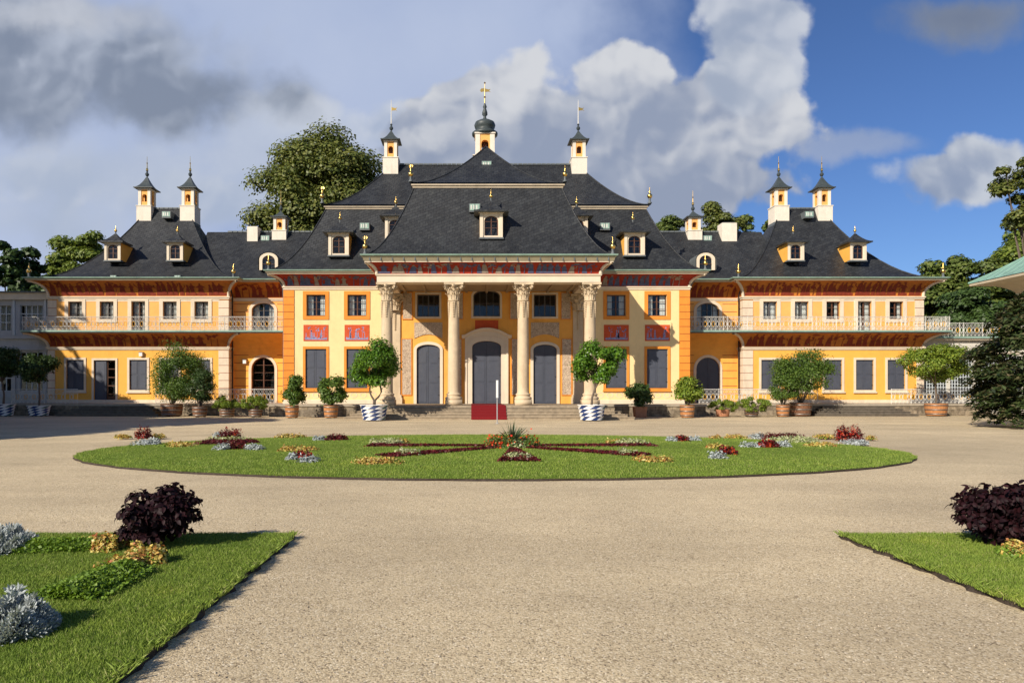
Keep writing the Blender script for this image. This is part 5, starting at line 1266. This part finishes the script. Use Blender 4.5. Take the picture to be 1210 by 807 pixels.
rr = 1.0+.004*np.sin(a*31)+.003*np.sin(a*57); X = OC[0]+OA*r*rr*np.cos(a); Y = OC[1]+OB*r*rr*np.sin(a)
Z = np.interp((1-r)*OB, [0, .4, 2.5, 5.5], [.04, .055, .095, .125])
stuff('grass', *blades(np.stack([X, Y, Z], 1), .04, .013, rng, .7), 'grass_blade')
def lawn_pts(n, x0, x1, y0, y1, edge):
    x = rng.uniform(x0, x1, n); y = y1-(y1-y0)*rng.uniform(0, 1, n)
    return np.stack([x, y, np.full(n, .043)], 1)
# denser close to the view, thinner further off to the side
v1 = lawn_pts(330000, -6.5, LX+.02, 2.6, LYB+.02, LX); v2 = lawn_pts(60000, -14, -6.5, 2.6, LYB, LX)
P_ = np.concatenate([v1, v2]); stuff('grass', *blades(P_, .030, .0044, rng, .7), 'grass_blade')
v1 = lawn_pts(210000, RX-.02, 8.2, 3.2, LYB+.02, RX); v2 = lawn_pts(40000, 8.2, 16, 3.2, LYB, RX)
P_ = np.concatenate([v1, v2]); stuff('grass', *blades(P_, .030, .0044, rng, .7), 'grass_blade')
n = 9000; y = 2.9+13*rng.uniform(0, 1, n)**1.6; x = (-.75+1.6*rng.uniform(0, 1, n))*y; keep = ((x > LX+.12) & (x < RX-.12) | (y > LYB+.15)) & (((x-OC[0])/(OA+.1))**2+((y-OC[1])/(OB+.1))**2 > 1); x, y = x[keep], y[keep]; n = len(x)
dirs = np.array([(1, 0, 0), (0, 1, 0), (-1, 0, 0), (0, -1, 0), (0, 0, 1), (0, 0, -1)], float); sz = rng.uniform(.003, .009, (n, 1, 1))
v = np.stack([x, y, np.full(n, .002)], 1)[:, None]+dirs[None]*sz*rng.uniform(.6, 1.3, (n, 6, 1))
tri = np.array([(0, 1, 4), (1, 2, 4), (2, 3, 4), (3, 0, 4), (1, 0, 5), (2, 1, 5), (3, 2, 5), (0, 3, 5)]); q = (np.arange(n)*6)[:, None, None]+tri[None]
stuff('pebbles', v.reshape(-1, 3), q.reshape(-1, 3), 'pebble')
# longer tufts hanging over the cut edges
def tufts(n, fx, z=.04):
    y = rng.uniform(2.6, LYB, n); keep = (np.sin(y*7)+np.sin(y*17+1)+rng.normal(size=n)*.7) > .2; y = y[keep]
    return np.stack([fx(len(y)), y, np.full(len(y), z)], 1)
stuff('grass', *blades(np.concatenate([tufts(9000, lambda m: LX+rng.uniform(-.05, .05, m)), tufts(9000, lambda m: RX+rng.uniform(-.05, .05, m))]), .05, .006, rng, 1.4), 'grass_blade')

# ------------------------------------------------------------------ flowers
def mound(rng, rx, ry, h, n, size, mat, aspect=.6, jitter=.7, lumps=7, droop=0.0):
    k = lumps; cx = rng.uniform(-.75, .75, k)*rx; cy = rng.uniform(-.75, .75, k)*ry; ch = h*rng.uniform(.55, .85, k); cr = np.minimum(max(rx, ry)*.5, max(rx, ry)*rng.uniform(.3, .5, k)); cr = np.minimum(cr, np.maximum(rx, ry)); 
    i = rng.integers(0, k, n); d = unit(n, rng); d[:, 2] = np.abs(d[:, 2])
    p = np.stack([cx[i]+d[:, 0]*cr[i]*min(1, rx/max(rx, ry))*1.0, cy[i]+d[:, 1]*cr[i]*min(1, ry/max(rx, ry)), d[:, 2]*ch[i]*rng.uniform(.5, 1.2, n)], 1)
    p[:, 2] += .02
    return leaf_quads(p, d+np.array([0, 0, .3]), size, rng, aspect, jitter, droop=droop)
def combine(parts):
    V, Q, M = [], [], []; b = 0
    for i, (v, q) in enumerate(parts): V.append(v); Q.append(q+b); M.append(np.full(len(q), i)); b += len(v)
    return np.concatenate(V), np.concatenate(Q), np.concatenate(M)
KIND = {'y': ('flower_clump', 'leaf_yellow', 'yellow flowers', .07), 's': ('silver_leaf_plant', 'leaf_silver', 'silver plant', .10), 'm': ('coleus_clump', 'leaf_maroon', 'maroon foliage', .08), 'p': ('flower_clump', 'leaf_pale', 'pale flowers', .07), 'r': ('flower_clump', 'leaf_maroon', 'red flowers', .08)}
GRP = {'y': 'low yellow flower clumps on the oval lawn', 's': 'silver-leaved plants on the oval lawn', 'm': 'maroon foliage clumps on the oval lawn', 'p': 'pale cream flower clumps on the oval lawn', 'r': 'red-flowered clumps on the oval lawn'}
seedc = [500]
def flower(kind, px, py, w, h, label, dpx=None):
    seedc[0] += 1; rng = np.random.default_rng(seedc[0]); x, y = gp(px, py); k = y/F; rx = w*k/2; hh = max(.17, h*k*1.15); ry = min(rx, (dpx or max(.35, rx*.55)))
    nm, mat, cat, size = KIND[kind]; n = int(min(2600, max(350, 900*rx*ry/.15))); z = .06+float(np.interp(min(OB, max(0, OB-math.hypot((x-OC[0])*OB/OA, y-OC[1]))), [0, .4, 2.5, 5.5], [0, .01, .05, .08]))-.03
    mats = [mat]; parts = [mound(rng, rx, ry, hh, n, size, mat, .5 if kind != 's' else .3, lumps=14+int(w/3))]
    if kind == 'r': mats.append('petal_red'); parts.append(mound(rng, rx*.95, ry*.95, hh*1.05, n//3, .06, '', .9))
    if kind == 'y': mats.append('leaf_cover'); parts.append(mound(rng, rx, ry, hh*.6, n//3, .06, ''))
    v, q, mi = combine(parts)
    tag(link(nm, np_mesh(nm, v, q, mats, mi), None, (x, y+ry*.5, z)), label, cat, GRP[kind])
W = ', left end of the oval'; E_ = ', right end of the oval'
flower('r', 167, 520, 18, 15, 'tall dark red plant at the left tip of the oval lawn')
flower('y', 143, 519.5, 17, 4, 'small yellow strip left of the tall red plant'+W); flower('y', 184, 519, 18, 5, 'small yellow strip right of the tall red plant'+W)
flower('s', 170, 528, 30, 8, 'silver plant in front of the tall red plant'+W)
flower('y', 208, 531.5, 35, 6, 'isolated yellow strip right of the leftmost silver plant')
flower('s', 256, 519.5, 18, 8, 'silver plant at the back left of the big left flower cluster'); flower('r', 270, 520, 24, 12, 'red flowers at the back of the big left flower cluster')
flower('p', 266, 526, 56, 7, 'wide pale strip across the big left flower cluster'); flower('m', 266, 528, 68, 3, 'thin maroon edging under the pale strip of the big left cluster')
flower('m', 280, 535.5, 20, 11, 'maroon clump between two silver plants of the big left cluster')
flower('s', 262, 536, 19, 9, 'silver plant at the front left of the big left cluster'); flower('s', 298, 536.5, 23, 8, 'silver plant at the front right of the big left cluster')
flower('y', 342, 520, 34, 4, 'thin yellow strip far back between the big left cluster and the maroon star')
flower('s', 377, 524, 16, 6, 'silver plant beside a maroon clump left of the maroon star'); flower('m', 396, 524, 24, 8, 'maroon clump left of the maroon star at the back')
flower('y', 350, 538, 42, 5, 'yellow flowers behind the front left silver pair'); flower('r', 357, 547, 22, 11, 'red flowers between the front left silver pair')
flower('s', 343, 548, 15, 8, 'left silver plant of the front left pair'); flower('s', 364, 551, 24, 9, 'right silver plant of the front left pair')
flower('y', 447, 553, 60, 6, 'long yellow strip in front of the star\'s left arm'); flower('y', 777, 551, 44, 7, 'long yellow strip in front of the star\'s right arm')
flower('p', 455, 530, 36, 8, 'pale clump on the tip of the star\'s back left arm'); flower('y', 476, 528, 16, 6, 'yellow clump beside the pale tip of the back left arm')
flower('p', 480, 543, 33, 8, 'pale clump on the tip of the star\'s front left arm'); flower('p', 750, 530, 36, 8, 'pale clump on the tip of the star\'s back right arm'); flower('y', 727, 529, 18, 5, 'yellow clump beside the pale tip of the back right arm')
flower('p', 742, 543, 30, 8, 'pale clump on the tip of the star\'s front right arm'); flower('p', 614, 548, 32, 9, 'pale clump in the middle of the star\'s front arm')
flower('r', 806, 525, 16, 8, 'red clump beside a silver plant right of the maroon star'); flower('s', 820, 524, 14, 6, 'silver plant beside a red clump right of the maroon star'); flower('s', 794, 525, 14, 6, 'silver plant left of the red clump right of the star')
flower('y', 848, 521, 14, 4, 'tiny yellow strip at the back right of the star'); flower('y', 873, 520, 22, 4, 'thin yellow strip left of the big right cluster')
flower('y', 848, 535, 24, 5, 'yellow flowers behind the front right silver plant'); flower('r', 862, 542, 22, 11, 'red flowers beside the front right silver plant'); flower('s', 852, 547, 23, 9, 'front right silver plant, nearest of the right side')
flower('s', 897, 520, 17, 7, 'silver plant at the back left of the big right flower cluster'); flower('m', 927, 521, 46, 8, 'wide maroon strip at the back of the big right cluster')
flower('p', 941, 525, 58, 7, 'wide pale strip across the big right flower cluster'); flower('s', 890, 533, 23, 7, 'silver plant at the front left of the big right cluster')
flower('r', 909, 533, 25, 10, 'red flowers between two silver plants of the big right cluster'); flower('s', 928, 532, 15, 8, 'silver plant at the front right of the big right cluster')
flower('y', 974, 531, 34, 4, 'thin yellow strip right of the big right cluster'); flower('y', 978, 519.5, 26, 3, 'thin yellow strip at the far back right of the oval lawn')
flower('r', 1005, 522, 29, 18, 'tall red plant at the right tip of the oval lawn'); flower('s', 1014, 527, 24, 6, 'silver plant in front of the tall red plant'+E_); flower('y', 1030, 521, 12, 4, 'tiny yellow clump beside the tall red plant'+E_)
# maroon star arms round the central bed
def arm(p0, p1, w0, w1, label, seed):
    rng = np.random.default_rng(seed); a = np.array(gp(*p0)); b = np.array(gp(*p1)); L = np.linalg.norm(b-a); n = int(900+700*L); t = rng.uniform(0, 1, n)
    d = (b-a)/L; s = np.array([-d[1], d[0]]); w = (w0+(w1-w0)*t)*rng.uniform(-1, 1, n); p = (b-a)[None]*t[:, None]+s[None]*w[:, None]
    z = (.04+.08*rng.uniform(0, 1, n))*(1-.4*np.abs(w)/(w0+w1)); dd = unit(n, rng); dd[:, 2] = np.abs(dd[:, 2])
    v, q = leaf_quads(np.concatenate([p, z[:, None]], 1), dd+np.array([0, 0, .5]), .08, rng, .6, .5)
    tag(link('flower_bed', np_mesh('flower_bed', v, q, 'leaf_maroon'), None, (a[0], a[1], .07)), label, 'flower bed', 'maroon arms of the star-shaped bed')
arm((590, 533), (436, 531.5), .12, .5, 'back left maroon arm of the star bed', 601); arm((590, 535), (452, 545), .12, .38, 'front left maroon arm of the star bed', 602)
arm((620, 533), (770, 531), .12, .5, 'back right maroon arm of the star bed', 603); arm((622, 535), (765, 544), .12, .38, 'front right maroon arm of the star bed', 604)
arm((607, 537), (614, 551), .10, .50, 'short front maroon arm of the star bed pointing to the viewer', 605)
# central bed: spiky plant with orange-red flowers
x, y = gp(605, 533); rng = np.random.default_rng(77)
cb = thing('spiky_palm', (x, y, .1), 'spiky green plant among orange-red flowers at the centre of the star bed', 'plant')
n = 90; a = rng.uniform(0, 2*math.pi, n); el = rng.uniform(.25, 1.45, n); V = []; 
for i in range(n):
    d = np.array([math.cos(a[i])*math.cos(el[i]), math.sin(a[i])*math.cos(el[i]), math.sin(el[i])]); s = np.array([-math.sin(a[i]), math.cos(a[i]), 0])*.018; L = rng.uniform(.42, .78)
    p0 = np.array([0, 0, .12]); V += [p0-s, p0+s, p0+d*L*.6+s*.8, p0+d*L-np.array([0, 0, .08*math.cos(el[i])])]
link('leaf_rosette', np_mesh('leaf_rosette', np.array(V), np.arange(n*4).reshape(-1, 4), 'palm_blade'), cb)
fl = thing('flower_mound', (x, y-.1, .1), 'mound of orange-red and pale flowers round the spiky plant in the middle of the oval', 'flowers')
v, q, mi = combine([mound(rng, .72, .6, .42, 1800, .07, '', .5, lumps=14), mound(rng, .8, .65, .52, 420, .065, '', .95, lumps=20), mound(rng, .7, .6, .3, 600, .06, '', .8, lumps=10)])
link('blossoms', np_mesh('blossoms', v, q, ['leaf_shrub', 'petal_orange', 'leaf_pale'], mi), fl)

# foreground: purple coleus shrubs, silver plants, yellow flowers, ground cover
def coleus(px, py, wpx, hpx, label, seed, ncl=60, nleaf=5200):
    rng = np.random.default_rng(seed); x, y = gp(px, py); k = y/F; rx = wpx*k/2; rz = hpx*k/2
    o = thing('purple_shrub', (x, y, .04), label, 'shrub', 'dark purple coleus shrubs on the corner lawns')
    c = crown_clumps(rng, ncl, rx, rx, rz, rx*.25, .3); P, Nn = [], []
    for ci in c:
        m = nleaf//ncl; d = unit(m, rng); d[:, 2] = np.abs(d[:, 2])*1.0-.15; P.append(ci+d*rx*.30*rng.uniform(.5, 1.15, (m, 1))); Nn.append(d+np.array([0, 0, .5]))
    v = leaf_fold(np.concatenate(P), np.concatenate(Nn), .062, rng); me = np_mesh('foliage', v[0], v[1], 'leaf_purple'); link('foliage', me, o, (0, 0, rz*.90))
    mb = MB()
    for i in range(14):
        t = c[i]*.85; mb.tube([(t[0]*.1, t[1]*.1, 0), (t[0]*.5, t[1]*.5, rz*.6), (t[0], t[1], rz+t[2])], [.012, .009, .005], 'bark', 5)
    mb.build('stems', o, smooth=True)
def leaf_fold(pts, nrm, size, rng, aspect=.72):     # ovate leaf of six quads with a fold along the midrib
    n = len(pts); nn = nrm+.55*rng.normal(size=(n, 3)); nn /= np.linalg.norm(nn, axis=1, keepdims=True)
    out = nrm*np.array([1, 1, .1])+.5*rng.normal(size=(n, 3)); t = out-nn*(out*nn).sum(1, keepdims=True); t /= np.linalg.norm(t, axis=1, keepdims=True)
    b = np.cross(nn, t); s = size*rng.uniform(.6, 1.3, (n, 1)); rows = ((0, .12), (.3, .9), (.65, .8), (1.0, .05)); V = np.empty((n, 12, 3))
    for i, (f, w) in enumerate(rows):
        c = pts+t*s*f-nn*s*.35*f*f; e = b*s*aspect*.5*w
        V[:, i*3] = c-e+nn*s*.10*w; V[:, i*3+1] = c; V[:, i*3+2] = c+e+nn*s*.10*w
    base = (np.arange(n)*12)[:, None, None]; q = np.array([[r*3+j, r*3+j+1, r*3+4+j, r*3+3+j] for r in range(3) for j in range(2)])[None]
    return V.reshape(-1, 3), (base+q).reshape(-1, 4)
coleus(187, 651, 92, 78, 'dark purple leafy shrub on the left corner lawn', 701)
coleus(1198, 650, 124, 80, 'dark purple leafy shrub at the right edge of the right corner lawn', 702, 90, 8200)
def silver(px, py, wpx, hpx, label, seed):
    rng = np.random.default_rng(seed); x, y = gp(px, py); k = y/F; r = wpx*k/2; h = hpx*k; n = 1500; V = []
    a = rng.uniform(0, 2*math.pi, n); R0 = r*np.sqrt(rng.uniform(0, 1, n)); base = np.stack([R0*np.cos(a), R0*np.sin(a), .02+h*.75*(1-(R0/r)**2)*rng.uniform(.4, 1, n)], 1)
    lump = .55+.75*np.abs(np.sin(base[:, 0]/r*5.1+seed)*np.cos(base[:, 1]/r*4.3+seed*.7)); base[:, 2] *= lump
    d = np.stack([np.cos(a)*R0/r*.9, np.sin(a)*R0/r*.9, np.full(n, .8)], 1)+.45*rng.normal(size=(n, 3)); d /= np.linalg.norm(d, axis=1, keepdims=True)
    out = []
    s = np.cross(d, rng.normal(size=(n, 3))); s /= np.linalg.norm(s, axis=1, keepdims=True)
    for f, l, w in ((0, .10, .010), (.3, .06, .008), (-.3, .06, .008), (.55, .04, .007), (-.55, .04, .007)):   # lobed leaf: midrib and side lobes
        o = base+d*(.0 if f == 0 else (.025+.03*abs(f))); dd = d+s*f*2.2; dd /= np.linalg.norm(dd, axis=1, keepdims=True); sd = np.cross(dd, np.cross(d, s)); sd /= np.linalg.norm(sd, axis=1, keepdims=True)
        v = np.empty((n, 4, 3)); v[:, 0] = o-sd*w*.5; v[:, 1] = o+sd*w*.5; v[:, 2] = o+dd*l*.8+sd*w*.9; v[:, 3] = o+dd*l-sd*w*.5; out.append(v)
    v = np.concatenate(out).reshape(-1, 3); tag(link('silver_leaf_plant', np_mesh('silver_leaf_plant', v, np.arange(len(v)).reshape(-1, 4), 'leaf_silver'), None, (x, y, .04)), label, 'silver plant', 'silver-leaved plants on the left corner lawn')
silver(3, 655, 66, 27, 'silver-leaved plant at the left edge, farther of the two on the left corner lawn', 711)
silver(10, 756, 84, 46, 'silver-leaved plant at the left edge, nearer of the two on the left corner lawn', 712)
def near_clump(name, px, py, wpx, hpx, dm, label, mats, cat, seed, group, n=1500, size=.035):
    rng = np.random.default_rng(seed); x, y = gp(px, py); k = y/F; rx = wpx*k/2; h = hpx*k
    v, q, mi = combine([mound(rng, rx, dm, h*1.15, n, size, '', .75, .6, 12), mound(rng, rx, dm, h*.8, n//2, size, '', .7, .6, 10)])
    tag(link(name, np_mesh(name, v, q, mats, mi), None, (x, y, .04)), label, cat, group)
GY = 'yellow-leaved flower clumps round the purple shrubs'
near_clump('flower_clump', 104, 650, 20, 12, .10, 'small yellow flower clump, farthest from the left purple shrub', ['leaf_yellow', 'leaf_cover'], 'yellow flowers', 721, GY, 700)
near_clump('flower_clump', 130, 655, 34, 19, .16, 'yellow flower clump touching the far left side of the left purple shrub', ['leaf_yellow', 'leaf_cover'], 'yellow flowers', 722, GY)
near_clump('flower_clump', 172, 671, 50, 20, .17, 'yellow flower clump in front of the left purple shrub', ['leaf_yellow', 'leaf_cover'], 'yellow flowers', 723, GY, 1900)
near_clump('flower_clump', 140, 680, 44, 15, .15, 'yellow flower clump nearest the viewer, joining the green ground cover', ['leaf_yellow', 'leaf_cover'], 'yellow flowers', 724, GY, 1300)
near_clump('flower_clump', 1200, 663, 36, 17, .14, 'yellow flower clump under the right purple shrub', ['leaf_yellow', 'leaf_cover'], 'yellow flowers', 725, GY, 1400)
def cover(p0, p1, w0, w1, seed, n=5200):
    rng = np.random.default_rng(seed); a = np.array(gp(*p0)); b = np.array(gp(*p1)); t = rng.uniform(0, 1, n); d = (b-a)/np.linalg.norm(b-a); s = np.array([-d[1], d[0]])
    w = (w0+(w1-w0)*t)*np.clip(rng.normal(size=n)*.5, -1.1, 1.1); p = a[None]+(b-a)[None]*t[:, None]+s[None]*w[:, None]; z = .05+.13*rng.uniform(.2, 1, n)*(1-.6*np.abs(w)/max(w0, w1)); dd = unit(n, rng); dd[:, 2] = np.abs(dd[:, 2])
    v, q = leaf_quads(np.concatenate([p, z[:, None]], 1), dd+np.array([0, 0, .6]), .034, rng, .7, .5); stuff('ground_cover', v, q, 'leaf_cover')
cover((152, 682), (72, 718), .22, .30, 731, 7500); cover((124, 655), (30, 655), .12, .22, 732, 3800)

# ------------------------------------------------------------------ world: sky with clouds, sun
SUN_DIR = Vector((-1.0, -1.12, .86)).normalized()   # towards the sun (behind the viewer's left shoulder)
el = math.asin(SUN_DIR.z)
wd = bpy.data.worlds.new('World'); scene.world = wd; wd.use_nodes = True; nt = wd.node_tree; nt.nodes.clear()
out = N(nt, 'ShaderNodeOutputWorld'); bg = N(nt, 'ShaderNodeBackground'); nt.links.new(bg.outputs[0], out.inputs[0])
sky = N(nt, 'ShaderNodeTexSky'); sky.sky_type = 'NISHITA'; sky.sun_disc = False; sky.sun_elevation = el; sky.sun_rotation = math.atan2(SUN_DIR.x, SUN_DIR.y)
sky.air_density = 1.0; sky.dust_density = .4; sky.ozone_density = 3.0; sky.altitude = 100
tc = N(nt, 'ShaderNodeTexCoord'); sp = N(nt, 'ShaderNodeSeparateXYZ'); nt.links.new(tc.outputs['Generated'], sp.inputs[0])
def M(op, a, b=None, c=None):
    n = nt.nodes.new('ShaderNodeMath'); n.operation = op
    for i, v in enumerate((a, b, c)):
        if v is None: continue
        if hasattr(v, 'is_linked'): nt.links.new(v, n.inputs[i])
        else: n.inputs[i].default_value = v
    return n.outputs[0]
yy = M('MAXIMUM', M('ABSOLUTE', sp.outputs[1]), .15)
cu = M('DIVIDE', sp.outputs[0], yy); cv = M('DIVIDE', sp.outputs[2], yy)
cmb = N(nt, 'ShaderNodeCombineXYZ'); nt.links.new(cu, cmb.inputs[0]); nt.links.new(cv, cmb.inputs[1])
def fbm(scale, detail=9, rough=.6, off=(0, 0, 0), dist=0.0):
    mp = N(nt, 'ShaderNodeMapping'); mp.inputs['Location'].default_value = off; nt.links.new(cmb.outputs[0], mp.inputs[0])
    n = N(nt, 'ShaderNodeTexNoise', i_Scale=scale, i_Detail=float(detail), i_Roughness=rough, i_Distortion=dist); n.noise_dimensions = '2D'; nt.links.new(mp.outputs[0], n.inputs['Vector']); return n.outputs[0]
w1 = N(nt, 'ShaderNodeTexNoise', i_Scale=3.2, i_Detail=7.0, i_Roughness=.55); w1.noise_dimensions = '2D'; nt.links.new(cmb.outputs[0], w1.inputs['Vector'])
ws = N(nt, 'ShaderNodeSeparateColor'); nt.links.new(w1.outputs['Color'], ws.inputs[0])
cuw = M('ADD', cu, M('MULTIPLY', M('SUBTRACT', ws.outputs[0], .5), .17)); cvw = M('ADD', cv, M('MULTIPLY', M('SUBTRACT', ws.outputs[1], .5), .14))
def blob(px, py, rx, ry):
    a = M('MULTIPLY', M('SUBTRACT', cuw, (px-PX0)/F), F/rx); b = M('MULTIPLY', M('SUBTRACT', cvw, (PY0-py)/F), F/ry)
    return M('SUBTRACT', 1.0, M('SQRT', M('ADD', M('MULTIPLY', a, a), M('MULTIPLY', b, b))))
def smooth(v, lo, hi):
    n = N(nt, 'ShaderNodeMapRange'); n.interpolation_type = 'SMOOTHSTEP'; n.inputs['From Min'].default_value = lo; n.inputs['From Max'].default_value = hi; nt.links.new(v, n.inputs[0]); return n.outputs[0]
def bill(scale, off, sm=.6):
    mp = N(nt, 'ShaderNodeMapping'); mp.inputs['Location'].default_value = off; nt.links.new(wv, mp.inputs[0])
    v = N(nt, 'ShaderNodeTexVoronoi', i_Scale=scale); v.voronoi_dimensions = '2D'; v.feature = 'SMOOTH_F1'; v.inputs['Smoothness'].default_value = sm; nt.links.new(mp.outputs[0], v.inputs['Vector']); return v.outputs['Distance']
wn = N(nt, 'ShaderNodeTexNoise', i_Scale=9.0, i_Detail=5.0); wn.noise_dimensions = '2D'; nt.links.new(cmb.outputs[0], wn.inputs['Vector'])
wm_ = N(nt, 'ShaderNodeVectorMath', operation='MULTIPLY_ADD'); nt.links.new(wn.outputs['Color'], wm_.inputs[0]); wm_.inputs[1].default_value = (.07, .07, 0); nt.links.new(cmb.outputs[0], wm_.inputs[2]); wv = wm_.outputs[0]
nb = fbm(4.6, 10, .55, (3.1, 1.7, .5), .1); nl = fbm(2.3, 7, .5, (7, 2, 0)); nc = M('SUBTRACT', nb, .5); ncl = M('SUBTRACT', nl, .5)
def billow(dx=0.0, dy=0.0):
    b1 = bill(8.0, (dx, dy, 0)); b2 = bill(19.0, (dx+4, dy, 0)); b3 = bill(43.0, (dx, dy+7, 0))
    return M('SUBTRACT', .62, M('ADD', M('ADD', M('MULTIPLY', b1, .85), M('MULTIPLY', b2, .32)), M('MULTIPLY', b3, .14)))
bl0 = billow(); bl1 = billow(.012, -.016)
def union(bl):
    m = bl[0]
    for b in bl[1:]: m = M('MAXIMUM', m, b)
    return m
def layer(base, blobs, amp, lo, hi, dark, bright, opac=1.0, noise=nc, lgt=None, billows=0.0, lv=(0, 0, 0)):
    # lv: (height of mid-tone, strength of the light-from-above gradient, how much the core greys)
    d = M('ADD', union(blobs), M('MULTIPLY', noise, amp))
    if billows: d = M('ADD', d, M('MULTIPLY', bl0, billows))
    a = M('MULTIPLY', smooth(d, lo, hi), opac)
    l = M('ADD', .5, M('MULTIPLY', M('SUBTRACT', cv, lv[0]), lv[1])); l = M('ADD', l, M('MULTIPLY', noise, .9)); l = M('SUBTRACT', l, M('MULTIPLY', M('SUBTRACT', d, lo), lv[2]))
    if billows: l = M('ADD', l, M('MULTIPLY', M('SUBTRACT', bl0, bl1), 1.6))
    return mixc(nt, a, base, mixc(nt, smooth(l, 0.0, 1.0), dark, bright))
c = mixc(nt, 1.0, sky.outputs[0], (0.50, 0.63, 0.88), 'MULTIPLY')
c = layer(c, [blob(150, 150, 640, 330), blob(420, 40, 420, 220)], .9, .05, .55, (3.0, 3.75, 5.7), (4.7, 5.3, 6.7), .93, ncl)
c = layer(c, [blob(330, 140, 70, 40), blob(460, 145, 80, 40), blob(240, 250, 120, 40), blob(60, 225, 120, 40)], 1.2, .05, .6, (3.4, 4.0, 5.2), (5.4, 5.7, 6.3), .85, billows=.6, lv=(.33, 3.0, .2))
c = layer(c, [blob(120, 215, 300, 60), blob(330, 190, 190, 90), blob(60, 260, 160, 50)], 1.5, .05, .7, (3.2, 3.8, 5.0), (5.2, 5.6, 6.4), .75, lv=(.33, 1.0, 0))
c = layer(c, [blob(600, 180, 200, 105), blob(740, 150, 210, 110), blob(860, 140, 120, 95), blob(770, 220, 160, 55), blob(510, 190, 100, 65), blob(560, 140, 70, 45), blob(725, 100, 120, 62)], .8, .16, .34, (2.5, 2.95, 4.0), (5.6, 5.75, 6.1), 1.0, billows=.75, lv=(.36, 3.0, .35))
c = layer(c, [blob(890, 25, 85, 80), blob(930, 75, 40, 60), blob(880, 100, 70, 50)], 1.1, .12, .45, (3.1, 3.6, 4.6), (5.2, 5.5, 6.1), .92, billows=.9, lv=(.50, 2.0, .15))
c = layer(c, [blob(1140, 228, 110, 36), blob(1185, 205, 70, 40)], .6, .14, .5, (2.4, 2.9, 4.0), (5.0, 5.3, 5.8), .95, billows=.5, lv=(.30, 5.0, .3))
c = layer(c, [blob(1000, 188, 130, 24)], 1.3, .05, .8, (2.4, 2.9, 4.1), (3.8, 4.2, 5.1), .6)
c = layer(c, [blob(1140, 20, 130, 50)], 1.1, .1, .75, (1.4, 1.7, 2.4), (2.7, 3.1, 3.8), .92, lv=(.55, 2, .3))
c = layer(c, [blob(90, 85, 290, 105), blob(215, 115, 150, 65), blob(20, 45, 170, 95)], .95, -.02, .62, (1.75, 2.1, 2.8), (3.9, 4.3, 5.1), .88, billows=.5, lv=(.46, 2.2, .35))
c = layer(c, [blob(105, 16, 190, 36)], 1.4, .15, .9, (2.9, 3.3, 4.2), (5.3, 5.5, 6.0), .75)
nt.links.new(c, bg.inputs[0]); bg.inputs[1].default_value = .085

sd = bpy.data.lights.new('sun', 'SUN'); sd.energy = 4.6; sd.angle = R(.53); sd.color = (1.0, .90, .76)
so = bpy.data.objects.new('sun', sd); COL.objects.link(so); so.rotation_euler = (-SUN_DIR).to_track_quat('-Z', 'Y').to_euler(); so.location = (-40, -40, 40)

# ------------------------------------------------------------------ camera, render
cam = bpy.data.cameras.new('camera'); co = bpy.data.objects.new('camera', cam); COL.objects.link(co); scene.camera = co
co.location = (0, 0, H); co.rotation_euler = (R(90), 0, 0)
cam.sensor_width = 36; cam.lens = F/1210*36; cam.shift_x = (605-PX0)/1210; cam.shift_y = (PY0-403.5)/1210; cam.clip_end = 3000; cam.clip_start = .05
scene.render.engine = 'CYCLES'
vs = scene.view_settings; vs.view_transform = 'Standard'; vs.look = 'None'; vs.exposure = 0.45; vs.gamma = 1.0; vs.use_curve_mapping = False
